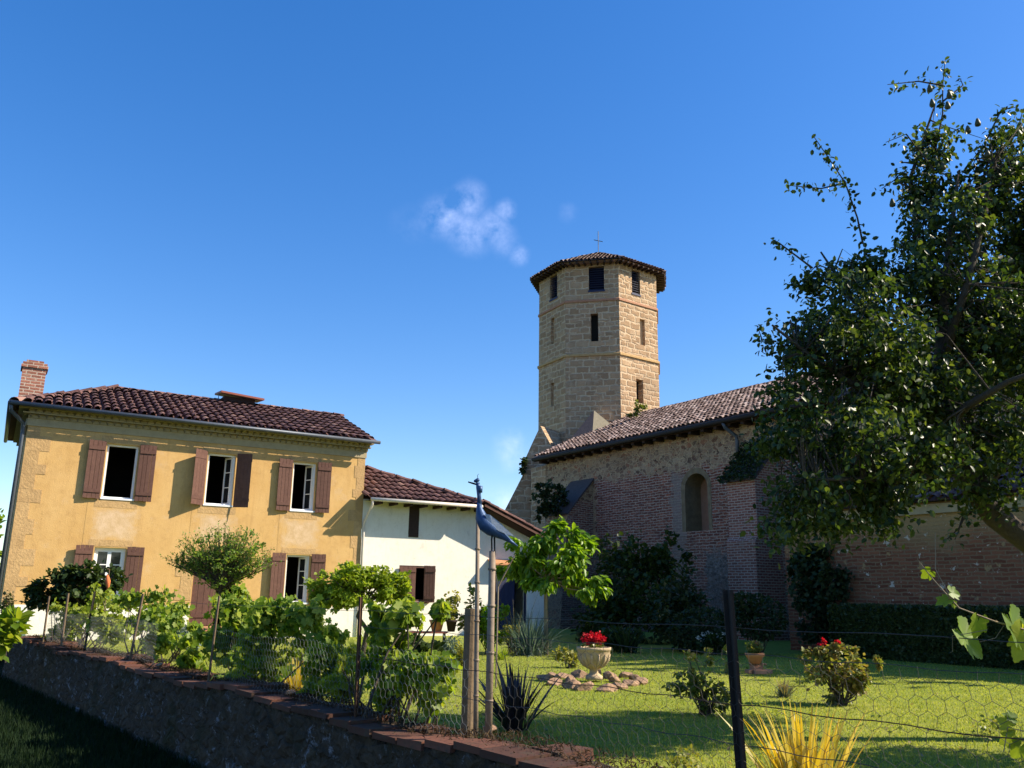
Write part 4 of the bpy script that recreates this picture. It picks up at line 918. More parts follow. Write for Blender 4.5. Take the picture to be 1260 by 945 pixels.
for f in F:
    uvs.append([(V[q] @ np.array([WU[0], WU[1], 0]), V[q][2] + .6 * (V[q][:2] @ WN)) for q in f])
mesh_obj('rubble_face', np.array(V), F, 'garden_wall_stone', gw, True, uvs)
mb = MB(); l = L0
while l < L1:                                           # coping: a front row of bricks and a broken back row
    w = R(.26, .42); zt = wtop(l) + R(-.008, .009); tl = R(-.006, .006); o0 = -.055 + R(-.02, .018); g_ = R(.004, .014)
    if R(0, 1) > .025:
        c = [wall_pt(l + a, o, z) for z in (0, 1) for a, o in ((g_, o0), (w - g_, o0 + R(-.008, .008)), (w - g_, .19), (g_, .19))]
        for i in range(4): c[i][2] = zt - .045 + tl; c[4 + i][2] = zt + tl * (1 if i in (0, 3) else -1)
        mb.hexa(c)
    l += w
l = L0
while l < L1:
    w = R(.2, .42)
    if R(0, 1) > .12:
        zt = wtop(l) + R(-.03, .012); o1 = R(.40, .50)
        c = [wall_pt(l + a + R(-.01, .01), o, z) for z in (0, 1) for a, o in ((.01, .205), (w - .01, .205), (w - .01, o1), (.01, o1))]
        for i in range(4): c[i][2] = zt - .06; c[4 + i][2] = zt + R(-.01, .01)
        mb.hexa(c)
    l += w
mb.build('brick_coping', 'coping_brick', gw)
n = 13000; ll = R(L0, L1, n); oo = np.where(R(0, 1, n) < .15, R(0, .47, n), R(.12, .48, n)); P = np.array([wall_pt(a, o, wtop(a) + .012) for a, o in zip(ll, oo)])
leaf_obj('fallen_twigs', P, R(.012, .055, n), 'debris', gw, DIAM, .0, None, 2.0, .2)
def rock(c, r, mat='field_stone', name='rock', root=None, flat=.6, seed=0):
    import bmesh
    bm = bmesh.new(); bmesh.ops.create_icosphere(bm, subdivisions=2, radius=1); V = np.array([v.co[:] for v in bm.verts]); F = [[v.index for v in f.verts] for f in bm.faces]; bm.free()
    k_ = rng.normal(size=(12, 3)); k_ = nrmz(k_); off = R(.45, .85, 12)
    for d, o in zip(k_, off):
        h = V @ d; V = V - np.outer(np.clip(h - o, 0, None), d)
    V = V * (1 + rng.normal(size=(len(V), 1)) * .03) * np.array([r[0], r[1], r[2]])
    a = R(0, 6.28); M2 = np.array([[math.cos(a), -math.sin(a), 0], [math.sin(a), math.cos(a), 0], [0, 0, 1]])
    V = V @ M2.T + np.array(c); return mesh_obj(name, V, F, mat, root, False, None, None)
for i, (x, y) in enumerate([(358, 852), (602, 897), (196, 818)]):
    ro = rock(G(x, y, .375), (.06, .045, .03), 'field_stone', 'loose_stone'); tag(ro, ['small pale stone loose on the brick coping between the vines', 'small stone on the wall top at the foot of the tall poles', 'pale stone on the far coping beside the leaning stake'][i], 'stone', 'loose stones on the wall top')

# ------------------------------------------------------------------ fence
fence = thing('wire_fence', 'chicken wire fence on rusty posts standing on the garden wall', 'fence', wall_pt(0, .15, .33))
def fpt(px, z, o=.13): return wall_pt(wall_l(px, o), o, z)
for (px, w, top, mat, lean) in [(60, .035, 1.12, 'timber', .0), (83, .04, 1.18, 'timber', 0), (111, .035, 1.22, 'dark_iron', .05), (168, .034, 1.2, 'timber', .08), (266, .026, 1.2, 'timber', .03), (445, .04, 1.22, 'rust', -.01), (905, .064, 1.29, 'dark_iron', -.03), (1420, .07, 1.25, 'dark_iron', 0)]:
    mb = MB(); b = fpt(px, .30); t = fpt(px, top) + np.array([lean, 0, 0])
    if mat == 'timber': mb.tube([b, (b + t) / 2, t], [w * .55, w * .5, w * .5], 7, True, .05)
    else: mb.bar(b, t, w, .008); mb.bar(b + [0, .02, 0], t + [0, .02, 0], .008, w * .8)
    mb.build('post', mat, fence)
pb = fpt(579, .0, .50); mb = MB(); mb.tube([pb, pb + [0, 0, .6], pb + [.005, 0, 1.15]], [.047, .046, .045], 12, True, .02); o = mb.build('post', 'timber', fence); o['label'] = 'thick round wooden post'
for (z, mat, r, lo, hi) in [(1.12, 'mesh_wire', .0016, 200, 1450), (.775, 'rust', .0024, 445, 1450), (.60, 'mesh_wire', .002, 560, 1450), (1.0, 'mesh_wire', .0016, 445, 1450)]:
    xs = np.linspace(wall_l(lo), wall_l(hi), 40); mb = MB(); mb.tube([wall_pt(x, .13 + .008 * math.sin(i), z - .012 * math.sin(i * .8) ** 2) for i, x in enumerate(xs)], r, 4, False); mb.build('wire', mat, fence)
def hexnet(name, l0, l1, z0, z1, cell, r, mat, o=.125):
    mb = MB(); h = cell; w = cell * .9; E_ = []
    nx_ = int((l1 - l0) / w); nz2 = int((z1 - z0) / (h * .75))
    for j in range(nz2 + 1):
        for i in range(nx_ + 1):
            x = l0 + (i + .5 * (j % 2)) * w; z = z0 + j * h * .75
            jit = lambda: rng.normal() * cell * .05
            p = (x, z + h * .25); E_ += [((x, z - h * .25), (x, z + h * .25)), (p, (x + w / 2, z + h * .5)), (p, (x - w / 2, z + h * .5))]
    V = []; F = []
    for a, b in E_:
        if max(a[1], b[1]) > z1 + .01: continue
        def q(p): return wall_pt(p[0] + .012 * math.sin(p[1] * 21 + p[0] * 3), o + .018 * math.sin(p[0] * 2.3) + .01 * math.sin(p[1] * 9 + p[0] * 5), p[1] + .012 * math.sin(p[0] * 4.1) + .008 * math.sin(p[0] * 13))
        A, B = q(a), q(b); d = nrmz(B - A); s_ = nrmz(np.cross(d, [.78, .62, .1])); t_ = np.cross(d, s_); k_ = len(V)
        for P in (A, B):
            for an in (0, 2.1, 4.2): V.append(P + (s_ * math.cos(an) + t_ * math.sin(an)) * r)
        F += [(k_ + i, k_ + (i + 1) % 3, k_ + 3 + (i + 1) % 3, k_ + 3 + i) for i in range(3)]
    return mesh_obj(name, np.array(V), np.array(F), mat, fence, uv=False)
hexnet('netting', wall_l(585), wall_l(1400), .36, 1.0, .082, .0011, 'mesh_wire')
hexnet('netting', wall_l(268), wall_l(575), .36, .84, .075, .0011, 'galvanised')
hexnet('netting', wall_l(62), wall_l(200), .38, .86, .06, .0012, 'galvanised')

# ------------------------------------------------------------------ poles and metal bird
BY = 6.3
pt_ = thing('cane_pole', 'thin pale cane pole standing beside the bird sculpture', 'pole', fpt(588, .33, .42))
mb = MB(); b = fpt(589, .30, .42); t = D(588, 640, b[1]); mb.tube([b, b * .75 + t * .25, b * .5 + t * .5, t], [.018, .017, .016, .014], 9, True)
for f in (.18, .34, .52, .7, .86): c = b * (1 - f) + t * f; mb.tube([c - [0, 0, .006], c + [0, 0, .006]], .021, 9)
mb.build('stem', 'cane', pt_, None, True)
pp = fpt(604, .33, .36)
BY = pp[1]
pole = thing('grey_pole', 'stout grey pole holding up the blue metal bird', 'pole', pp)
b = pp - [0, 0, .02]; t = D(606, 678, BY); mb = MB(); mb.tube([b, b * .5 + t * .5, t], [.027, .026, .024], 10, True)
for f in (.2, .45, .7, .9): c = b * (1 - f) + t * f; mb.tube([c - [0, 0, .008], c + [0, 0, .008]], .030, 10)
mb.build('shaft', 'cane', pole, None, True)
bird = thing('bird_sculpture', 'blue metal wading bird sculpture perched on the tall pole', 'sculpture', D(606, 678, BY))
Q = lambda x, y, dy=0: D(x, y, BY) + np.array([0, dy, 0]); px = BY / FPX
mb = MB(); pts = [(589.5, 618, 2.6), (590, 626, 4), (592, 636, 7.5), (597, 645, 9.5), (605, 651, 9), (613, 656, 6.2), (621, 661, 4), (628, 666, 2.4), (637, 672, .8)]
mb.tube([Q(x, y) for x, y, r in pts], [r * px for _, _, r in pts], 14); mb.build('body', 'bird_blue', bird, None, True)
mb = MB(); mb.tube([Q(590, 622), Q(589.5, 610), Q(588.5, 600), Q(588, 594)], [3 * px, 2.6 * px, 2.8 * px, 2.4 * px], 10); mb.tube([Q(590.5, 606), Q(590.8, 598)], [3.2 * px, 3.2 * px], 10); nk = mb.build('neck', 'bird_blue', bird, None, True)
mb = MB(); mb.tube([Q(590, 590), Q(588, 590.5), Q(585.5, 592), Q(583, 592)], [1.5 * px, 2.6 * px, 2.4 * px, 1.2 * px], 10); hd = mb.build('head', 'bird_blue', bird, None, True)
mb = MB(); mb.tube([Q(586, 596), Q(581, 594.5), Q(576, 593)], [1.1 * px, 1.1 * px, .8 * px], 8); mb.build('beak', 'dark_iron', hd, None, True)
mb = MB(); mb.tube([Q(588, 589), Q(587.5, 585), Q(589, 583)], [.4 * px, .35 * px, .25 * px], 6); mb.build('crest', 'dark_iron', hd, None, True)
for dy in (-.045, .045):
    mb = MB(); V = [(597, 633), (603, 634), (611, 640), (620, 648), (627, 655), (633, 660), (624, 658), (614, 654), (606, 649), (600, 643)]
    A = [Q(x, y, dy * (1 - .5 * max(0, (x - 605) / 28))) for x, y in V]; Bk = [p + [0, -np.sign(dy) * .012, 0] for p in A]; mb.face(A); mb.face(Bk[::-1])
    for i in range(len(A)): j = (i + 1) % len(A); mb.face([A[i], A[j], Bk[j], Bk[i]])
    mb.build('wing', 'bird_grey', bird)
for dx, dy in ((-1, -.015), (2.4, .02)):
    mb = MB(); mb.tube([Q(607 + dx * .6, 655, dy), Q(606 + dx, 664, dy), Q(606.5 + dx, 690, dy), Q(607 + dx * 1.2, 740, dy)], [1.6 * px, 1.0 * px, .9 * px, .8 * px], 7); mb.build('leg', 'dark_iron', bird, None, True)
mb = MB(); a = D(613, 722, 12.5); bb = D(634, 682, 12.5); mb.tube([D(611, 800, 12.5) * [1, 1, 0], a, bb], [.014, .013, .008], 6); mb.tube([a, D(607, 690, 12.5)], [.013, .008], 6)
tag(mb.build('forked_stake', 'cane'), 'forked wooden stake leaning behind the bird pole', 'stake')

# ------------------------------------------------------------------ urn bed
uc_ = D(731, 832, 13.6); uc_[2] = .05
urn = thing('stone_urn', 'pale carved stone urn planter on a foot in the rock ring', 'urn', uc_)
s_ = 13.6 / FPX; mb = MB()
mb.lathe([(.001, 0), (.13, 0), (.13, .05), (.10, .07), (.065, .10), (.06, .13), (.09, .16), (.16, .21), (.215, .29), (.245, .38), (.25, .425), (.262, .43), (.265, .47), (.235, .472), (.225, .43), (.001, .42)], uc_ - [0, 0, .02], 32, .0); mb.build('bowl', 'cast_stone', urn, None, True)
mb = MB()
for j in range(14): a = 2 * math.pi * j / 14; mb.tube([uc_ + np.array([math.cos(a) * r, math.sin(a) * r, z - .02]) for r, z in ((.10, .165), (.166, .21), (.222, .29), (.25, .375))], [.006, .016, .02, .008], 6)
mb.build('gadroons', 'cast_stone', urn, None, True)
fl_ = thing('red_geranium', 'bright red geranium in the stone urn', 'plant', uc_ + [0, 0, .42])
P = np.vstack([ellip(uc_ + np.array([.15 * (.2 + i / 30) * math.cos(i * 2.4), .13 * (.2 + i / 30) * math.sin(i * 2.4), R(.50, .64)]), (.045, .045, .04), 40, .6) for i in range(27)]); leaf_obj('flowers', P, R(.022, .04, len(P)), 'red_petals', fl_, DIAM, 0, None, .5, 1.1)
P = ellip(uc_ + [0, 0, .47], (.2, .2, .08), 260, .6); leaf_obj('foliage', P, R(.03, .055, 260), 'shrub_leaves', fl_, DIAM, .1, None, 1, 1.2)
ringp = [(668, 835, .5), (684, 840, .62), (702, 844, .75), (722, 846, .62), (742, 847, .75), (760, 845, .55), (774, 841, .6), (790, 839, .5), (695, 832, .5), (716, 832, .7), (750, 832, .6), (768, 831, .55), (782, 834, .45), (736, 829, .6), (700, 838, .5), (758, 837, .6), (680, 832, .5)]
for i, (x, y, k_) in enumerate(ringp):
    c = G(x, y, .03); r = .25 * k_ * R(.7, 1.05); tag(rock(c + [R(-.05, .05), R(-.06, .06), 0], (r * 1.4, r, r * R(.55, .8)), 'field_stone', 'rock'), 'rough pale stone in the low ring round the urn', 'rock', 'stones ringing the urn')
# terracotta pot on a small brick heap
pc = G(932, 829)
for i, (dx, dy, z, s) in enumerate([(-.08, 0, .04, 1), (.13, .02, .04, 1), (.02, -.1, .04, .9), (0, .05, .105, .8)]):
    mb = MB(); a = R(0, .6); ca, sa = math.cos(a), math.sin(a); V = [(x * ca - y * sa + dx, x * sa + y * ca + dy, zz + z) for zz in (-.035, .03) for x, y in ((-.12 * s, -.06), (.12 * s, -.06), (.12 * s, .06), (-.12 * s, .06))]
    mb.hexa([np.array(v_) + pc for v_ in V]); tag(mb.build('brick', 'soft_brick'), 'weathered orange brick in the heap under the terracotta pot', 'brick', 'bricks under the terracotta pot')
for i in range(6): tag(rock(pc + np.array([-.12 + .05 * i, R(-.06, .03), .16]), (.04, .035, .03), 'field_stone', 'pebble'), 'pale pebble heaped under the terracotta pot', 'pebble', 'pebbles under the terracotta pot')
pb_ = pc + [-.03, 0, .17]; pot = thing('flower_pot', 'terracotta bowl pot raised on bricks near the church', 'pot', pb_)
mb = MB(); mb.lathe([(.001, 0), (.09, 0), (.15, .12), (.165, .13), (.168, .17), (.145, .17), (.13, .14), (.001, .13)], pb_, 20); mb.build('bowl', 'terracotta', pot, None, True)
pl = thing('potted_plant', 'bushy potted plant with pinkish tips in the terracotta bowl', 'plant', pb_ + [0, 0, .14])
P = ellip(pb_ + [0, 0, .25], (.15, .13, .11), 420, .5); leaf_obj('foliage', P, R(.03, .055, len(P)), 'shrub_leaves', pl, OVAL, -.2); P = ellip(pb_ + [.04, 0, .33], (.07, .07, .05), 70, .5); leaf_obj('flowers', P, R(.02, .035, 70), 'pink_petals', pl, DIAM, 0)

# ------------------------------------------------------------------ shrubs, grasses and climbers
def shrub(name, label, base, blobs, n, size, mat, shape=OVAL, cat='shrub', clump=30, cs=.16, stems=14, droop=.15, shell=.5, stem_mat='bark', group=None, wr=1., outw=.7, dr=.95, flowers=None):
    t = thing(name, label, cat, base, group); P, O = blobs_px(blobs, n, dr, shell, clump, cs); P[:, 2] = np.maximum(P[:, 2], base[2] + .02)
    if stems:
        mb = MB(); b = np.array(base, float)
        for i in rng.integers(0, len(P), stems): e = P[i]; m = (b + e) / 2 + rng.normal(size=3) * .04 + [0, 0, .05]; mb.tube([b + rng.normal(size=3) * [.04, .04, 0], m, e], [.012, .008, .003], 5, False)
        mb.build('stems', stem_mat, t)
    leaf_obj('foliage', P, size * R(.6, 1.2, len(P)), mat, t, shape, droop, O * outw, 1.0, wr)
    if flowers:
        fb, fn, fs, fm = flowers
        for q in fb: P, O = blobs_px([q], fn // len(fb), 1, .6); leaf_obj('flower', P, fs * R(.7, 1.2, len(P)), fm, t, DIAM, 0, None, .5, 1.2)
    return t
def Yg(x, y): return G(x, y)[1]
y1 = Yg(868, 880); shrub('lawn_shrub', 'loose green shrub on the lawn left of the dark iron post', G(868, 880), [(866, 850, 30, 24, y1), (845, 845, 20, 18, y1), (885, 855, 16, 16, y1), (868, 868, 18, 12, y1), (848, 815, 8, 12, y1), (868, 812, 10, 12, y1), (893, 812, 5, 12, y1)], 900, .06, 'shrub_leaves', OVAL, clump=46, cs=.15, stems=22)
y1 = Yg(1035, 868); shrub('red_tipped_shrub', 'rounded lawn shrub with red flower tips', G(1035, 868), [(1032, 825, 36, 30, y1), (1010, 815, 20, 20, y1), (1060, 830, 20, 18, y1), (1035, 850, 24, 16, y1), (1075, 820, 10, 12, y1), (1030, 800, 22, 12, y1), (990, 806, 8, 8, y1)], 2100, .06, 'red_tipped_leaves', OVAL, clump=70, cs=.13, stems=26, flowers=([(1009, 793, 4, 3, y1), (1014, 789, 3, 4, y1), (1030, 790, 4, 3, y1)], 60, .035, 'red_petals'))
b = G(965, 858); t = thing('lavender', 'small grey-purple lavender tuft on the lawn', 'plant', b); blade_obj('stalks', b, 120, .26, .012, 'dry_stems', t, .55, .05); blade_obj('foliage', b, 110, .18, .012, 'blue_grey_leaves', t, .7, .06)
y1 = Yg(702, 822); shrub('small_yellow_shrub', 'small yellow-green shrub beside the stone urn', G(702, 822), [(700, 806, 14, 10, y1), (690, 803, 8, 7, y1), (708, 815, 10, 7, y1)], 420, .06, 'yellow_leaves', OVAL, clump=20, stems=8)
fb = G(634, 900); t = thing('purple_flax', 'dark purple flax with sword leaves behind the wall', 'plant', fb); blade_obj('leaves', fb, 66, .70, .042, 'purple_flax_blades', t, .50, .12, .22, 5)
gb = D(990, 985, 5.6); gb[2] = 0.0
t = thing('golden_flax', 'golden yellow flax with striped sword leaves behind the fence', 'plant', gb); blade_obj('leaves', gb, 150, .66, .032, 'golden_flax_blades', t, .34, .16, .25, 5)
b = G(362, 862); t = thing('yellow_yucca', 'pale yellow sword-leaved plant among the vines', 'plant', b); blade_obj('leaves', b, 70, .62, .035, 'golden_flax_blades', t, .55, .10, .3, 5)
b = G(372, 830); t = thing('feathery_grass', 'tall feathery dry grass behind the yellow sword-leaved plant', 'grass', b); blade_obj('blades', b, 160, 1.0, .012, 'dry_stems', t, .28, .16, .35, 5)
# vines along the fence
def vine(label, blobs, n, size, mat='vine_leaves', extra=None, clump=40):
    base = wall_pt(wall_l(blobs[0][0], .3), .5, 0); t = thing('grape_vine', label, 'vine', base, 'vines along the fence'); P, O = blobs_px(blobs, n, .8, .5, clump, .17); mb = MB()
    keep = ((P[:, :2] - WALL_A) @ WN) > .02; P, O = P[keep], O[keep]
    for i in rng.integers(0, len(P), 22): e = P[i]; bb = base + rng.normal(size=3) * [.15, .15, 0]; m = (bb + e) / 2 + rng.normal(size=3) * .12; mb.tube([bb, m, e], [.014, .009, .004], 5, False)
    mb.build('stems', 'bark', t); n_ = len(P)
    tt = rand_dirs(n_) * .7 + np.array([.1, -.2, -.6]); up = rand_dirs(n_) * .7 + np.array([.65, -.35, .5]); V, F = leaf_arrays(P, tt, up, size * R(.55, 1.15, n_), LOBED); mesh_obj('foliage', V, F, mat, t, uv=False); return t
def fy(px, o=.42): return wall_pt(wall_l(px, o), o)[1]
def vb(px, py, rx, ry, o=.45): return (px, py, rx, ry, fy(px, o), .22)
vine('yellow-green vine on the far stakes left of the fence', [vb(85, 765, 26, 24, .5), (110, 750, 22, 24, fy(110, .8), .3), vb(140, 775, 30, 26), (125, 738, 9, 14, fy(125, .7), .15), vb(70, 785, 18, 12)], 1700, .075, 'yellow_vine_leaves')
vine('dense round vine spilling over beside the leaning stake', [(165, 745, 44, 24, fy(165, .9), .4), (195, 755, 34, 24, fy(195, .9), .35), (180, 775, 38, 22, fy(180, .6), .3), (225, 765, 16, 18, fy(225, .6), .2), vb(205, 795, 30, 24), vb(235, 805, 26, 22), vb(250, 790, 16, 20)], 3000, .076)
vine('dark green vine covering the fence mesh in front of the house', [(300, 755, 40, 24, fy(300, .6), .3), (345, 750, 40, 22, fy(345, .6), .3), vb(290, 790, 30, 38), vb(325, 800, 40, 36), (380, 765, 26, 24, fy(380, .7), .25), (400, 790, 22, 30, fy(400, .6), .25), vb(395, 825, 30, 28), vb(300, 830, 30, 14), (290, 735, 14, 14, fy(290, .8), .2)], 4800, .074, clump=150)
vine('bright vine on the wires left of the wooden post', [vb(478, 800, 24, 40), vb(500, 830, 30, 34), vb(475, 845, 20, 26), (500, 752, 34, 16, fy(500, .5), .2), (478, 762, 22, 20, fy(480, .5), .2), (545, 745, 14, 10, fy(545, .5), .12), (530, 755, 18, 12, fy(530, .5), .15), vb(535, 850, 26, 26), vb(548, 820, 20, 14), vb(520, 815, 24, 14), vb(460, 820, 14, 26)], 2100, .076, clump=75)
vine('pale vine low on the wall behind the rusty post', [vb(420, 840, 22, 20), vb(430, 815, 14, 20), vb(385, 850, 16, 12), vb(240, 830, 20, 12)], 900, .07, 'yellow_vine_leaves')
# vine tendril with big leaves at the right
base = wall_pt(wall_l(1330, .3), .3, 0); vt = thing('grape_vine', 'vine with large backlit leaves reaching in over the fence at the right', 'vine', base, 'vines along the fence')
VY = 3.45; Z = lambda x, y, Y=VY: D(x, y, Y); mb = MB(); mb.tube([base, Z(1330, 860), Z(1300, 800), Z(1262, 775), Z(1225, 765), Z(1180, 748), Z(1150, 715), Z(1130, 690)], [.008, .007, .005, .004, .0035, .003, .0025, .0015], 6, False)
mb.tube([Z(1172, 740), Z(1151, 700), Z(1151, 655)], [.002, .0018, .001], 5, False); mb.tube([Z(1215, 775), Z(1188, 780), Z(1172, 782), Z(1172, 802), Z(1169, 803)], [.0015, .0014, .0012, .001, .0008], 5, False); mb.tube([Z(1205, 790), Z(1225, 785), Z(1235, 770), Z(1225, 763)], .0013, 5, False); mb.tube([Z(1262, 900), Z(1240, 895), Z(1235, 925)], .002, 5, False); mb.build('stems', 'shrub_stem' if 'shrub_stem' in MATS else 'pale_bark', vt)
LV = [(1178, 772, 1206, 800, .155), (1205, 758, 1203, 782, .09), (1240, 755, 1262, 790, .16), (1262, 770, 1255, 815, .15), (1168, 728, 1182, 731, .055), (1168, 737, 1152, 744, .06), (1172, 742, 1180, 746, .03), (1146, 702, 1140, 708, .05), (1246, 895, 1228, 884, .06), (1250, 905, 1235, 915, .07), (1258, 915, 1250, 930, .07), (1250, 885, 1240, 880, .05)]
pos = np.array([Z(a, b) for a, b, *_ in LV]); tip = np.array([Z(c, d) - Z(a, b) for a, b, c, d, _ in LV]); tip[:, 1] += .01; up = np.tile([.25, -.9, .25], (len(LV), 1)) + rng.normal(size=(len(LV), 3)) * .2
V, F = leaf_arrays(pos, tip, up, np.array([l[4] for l in LV]), SERR); mesh_obj('foliage', V, F, 'vine_leaves', vt, uv=False)
# plants at the far left end of the wall
b = D(6, 815, 14.5) * [1, 1, 0] + [0, 0, -.4]; t = thing('broad_leaved_plant', 'broad-leaved plant at the far end of the garden wall', 'plant', b); P, O = blobs_px([(8, 775, 16, 20, 14.5), (0, 790, 14, 16, 14.5), (18, 765, 8, 10, 14.5)], 120, 1, .6); leaf_obj('foliage', P, R(.18, .3, len(P)), 'vine_leaves', t, OVAL, -.3, O, .8, .8)
b = D(9, 800, 15.5) * [1, 1, 0]; t = thing('flower_spike', 'tall brown dried flower spike by the house corner', 'plant', b); mb = MB(); mb.tube([b, D(9, 750, 15.5)], .012, 6); mb.build('stem', 'bark', t); P, O = blobs_px([(9, 745, 7, 16, 15.5), (12, 758, 12, 12, 15.5), (5, 770, 10, 14, 15.5)], 520, 1, .6); leaf_obj('foliage', P, R(.04, .09, len(P)), 'dark_leaves', t, OVAL, 0); P, O = blobs_px([(10, 740, 4, 14, 15.5)], 260, 1, .6); leaf_obj('flowers', P, R(.03, .05, len(P)), 'dry_stems', t, DIAM, 0)
tb = hp(.35, -.35, .0); mb = MB(); mb.box(.15, .6, -.45, -.1, .05, .52); mb.box(.12, .63, -.48, -.07, .52, .56)
for x in (.17, .52): mb.box(x, x + .06, -.43, -.37, 0, .05)
t_ = mb.build('storage_box', 'teal_paint', None, HF); tag(t_, 'small teal storage box against the white plinth', 'box')
mb = MB(); a = D(132, 709, 15.6); c = D(133, 722, 15.6); mb.tube([a + [0, 0, .03], a, (a + c) / 2, c, c - [0, 0, .05]], [.006, .03, .045, .03, .008], 10, True, .15); ob = thing('orange_lantern', 'orange cloth lantern hanging on a stick among the vines', 'lantern', D(132, 800, 15.6) * [1, 1, 0])
mb.build('shade', 'orange_cloth', ob, None, True); mb = MB(); q = D(132, 700, 15.6); mb.tube([q * [1, 1, 0] + [0, .09, 0], q + [0, .09, 0], q], .008, 6); mb.build('stick', 'timber', ob)
# beds in front of the barn
def ysh(name, label, x, y, blobs, n, size, mat, **k_): Y = Yg(x, y); return shrub(name, label, G(x, y), [(a, b, c, d, Y) for a, b, c, d in blobs], n, size, mat, **k_)
ysh('wispy_shrub', 'pale wispy flowering shrub left of the house door', 215, 812, [(215, 780, 22, 18), (200, 770, 12, 10), (235, 785, 14, 12)], 700, .07, 'blue_grey_leaves', clump=30)
b = G(462, 818); t = thing('meadow_grass', 'soft olive clump of tall grass below the white barn', 'grass', b); blade_obj('blades', b, 260, .85, .014, 'mop_leaves', t, .4, .25, .3)
ysh('blue_grey_shrub', 'blue-grey feathery shrub before the potted bench', 553, 818, [(553, 795, 15, 17), (548, 805, 14, 10)], 900, .07, 'blue_grey_leaves', clump=40, wr=.35)
ysh('yellowing_shrub', 'small yellowing shrub left of the wooden post', 565, 822, [(563, 812, 14, 10), (572, 802, 10, 12)], 500, .07, 'yellow_leaves')
ysh('rose_bush', 'tall thin rose bush against the white barn wall', 583, 806, [(582, 745, 14, 18), (578, 765, 14, 14), (590, 760, 8, 18)], 420, .10, 'shrub_leaves', stems=18)
ysh('green_shrub', 'leafy green shrub behind the two poles', 600, 806, [(600, 762, 12, 22), (605, 780, 14, 14), (618, 748, 10, 10), (592, 785, 10, 12)], 700, .10, 'maple_leaves')
ysh('low_leafy_plant', 'low broad-leaved plant in front of the garden bench', 530, 824, [(525, 805, 28, 10), (548, 812, 16, 8), (505, 795, 14, 10)], 380, .14, 'dark_leaves')
ysh('lime_mound', 'lime-green rounded mound in front of the blue door', 628, 803, [(625, 782, 13, 9), (634, 778, 9, 7)], 420, .07, 'yellow_leaves')
b = G(652, 806); t = thing('ornamental_grass', 'blue-green arching grass clump by the young tree', 'grass', b); blade_obj('blades', b, 420, 1.1, .02, 'blue_grey_leaves', t, .75, .35, .5, 5); blade_obj('flower_stalks', b - [.3, 0, 0], 9, 1.6, .03, 'dry_stems', t, .25, .3, .3, 5)
b = G(618, 812); t = thing('grass_tuft', 'small grass tuft at the lawn edge by the poles', 'grass', b); blade_obj('blades', b, 90, .32, .014, 'mop_leaves', t, .5, .08)
# garden bench with two pots
bc = G(525, 806); bY = bc[1]
bench = thing('garden_bench', 'brown garden bench carrying two flower pots by the barn', 'bench', bc)
zt = D(525, 778, bY)[2]; mb = MB(); xx = np.array([1, .25, 0]) / 1.03
A = bc * [1, 1, 0]; 
for o_ in (-.12, 0, .12): mb.bar(A - xx * .42 + [0, o_, zt], A + xx * .42 + [0, o_, zt], .10, .035)
mb.build('seat', 'red_tin', bench)
for sx in (-.36, .36):
    for o_ in (-.12, .12): mb = MB(); mb.bar(A + xx * sx + [0, o_, 0], A + xx * sx + [0, o_, zt - .02], .045, .045); mb.build('leg', 'dark_wood', bench)
for i, (x, lab, lab2, k_) in enumerate([(537, 'wide terracotta pot on the garden bench', 'round yellow-green plant in the wide bench pot', 1.0), (555, 'slim dark pot at the right end of the garden bench', 'upright yellow-leaved plant in the slim bench pot', .75)]):
    c = D(x, 778, bY); c = np.array([c[0], A[1] + .03, zt + .018]); p = thing('flower_pot', lab, 'pot', c, 'pots on the bench'); mb = MB(); mb.lathe([(.001, 0), (.10 * k_, 0), (.15 * k_, .2), (.165 * k_, .2), (.165 * k_, .24), (.14 * k_, .24), (.001, .2)], c, 16); mb.build('bowl', 'terracotta' if i == 0 else 'dark_wood', p, None, True)
    q = thing('potted_plant', lab2, 'plant', c + [0, 0, .22]); P = ellip(c + [0, 0, .32 if i == 0 else .5], (.2 * k_, .2 * k_, .09) if i == 0 else (.2, .2, .32), 320, .5, 14, .2); leaf_obj('foliage', P, R(.05, .10, len(P)), 'yellow_leaves', q, OVAL, 0)
# shade planting along the church
def dsh(label, B, n, size, mat='dark_leaves', name='dark_shrub', base=None, **k_): bb = base if base is not None else G(B[0][0], 800 + (B[0][0] - 700) * .02); return shrub(name, label, np.array([bb[0], bb[1], 0]), B, n, size, mat, **k_)
Yb = 24.5
dsh('big dark shrub in the shade left of the arched window', [(790, 705, 46, 40, 26), (760, 720, 36, 50, 27), (820, 700, 26, 36, 25.5), (790, 755, 60, 36, 24.5), (745, 760, 40, 36, 25.5)], 5200, .16, clump=110, base=D(780, 800, 25))
dsh('loose dark shrub with pale twigs below the arched window', [(835, 735, 26, 36, 22.3), (850, 760, 26, 26, 22), (825, 770, 24, 24, 21.8)], 2200, .12, 'ivy_leaves', base=D(838, 802, 22.1), clump=60)
dsh('clipped dark ball shrub in front of the brick buttress', [(865, 775, 40, 26, 20.8)], 2400, .08, 'ivy_leaves', name='ball_shrub', base=D(865, 806, 20.8), clump=0, shell=.2)
dsh('dark green mound shrub at the foot of the annex corner', [(935, 760, 32, 26, 20.4), (915, 745, 16, 16, 20.6)], 2000, .09, 'ivy_leaves', name='mound_shrub', base=D(935, 806, 20.4), clump=0, shell=.25)
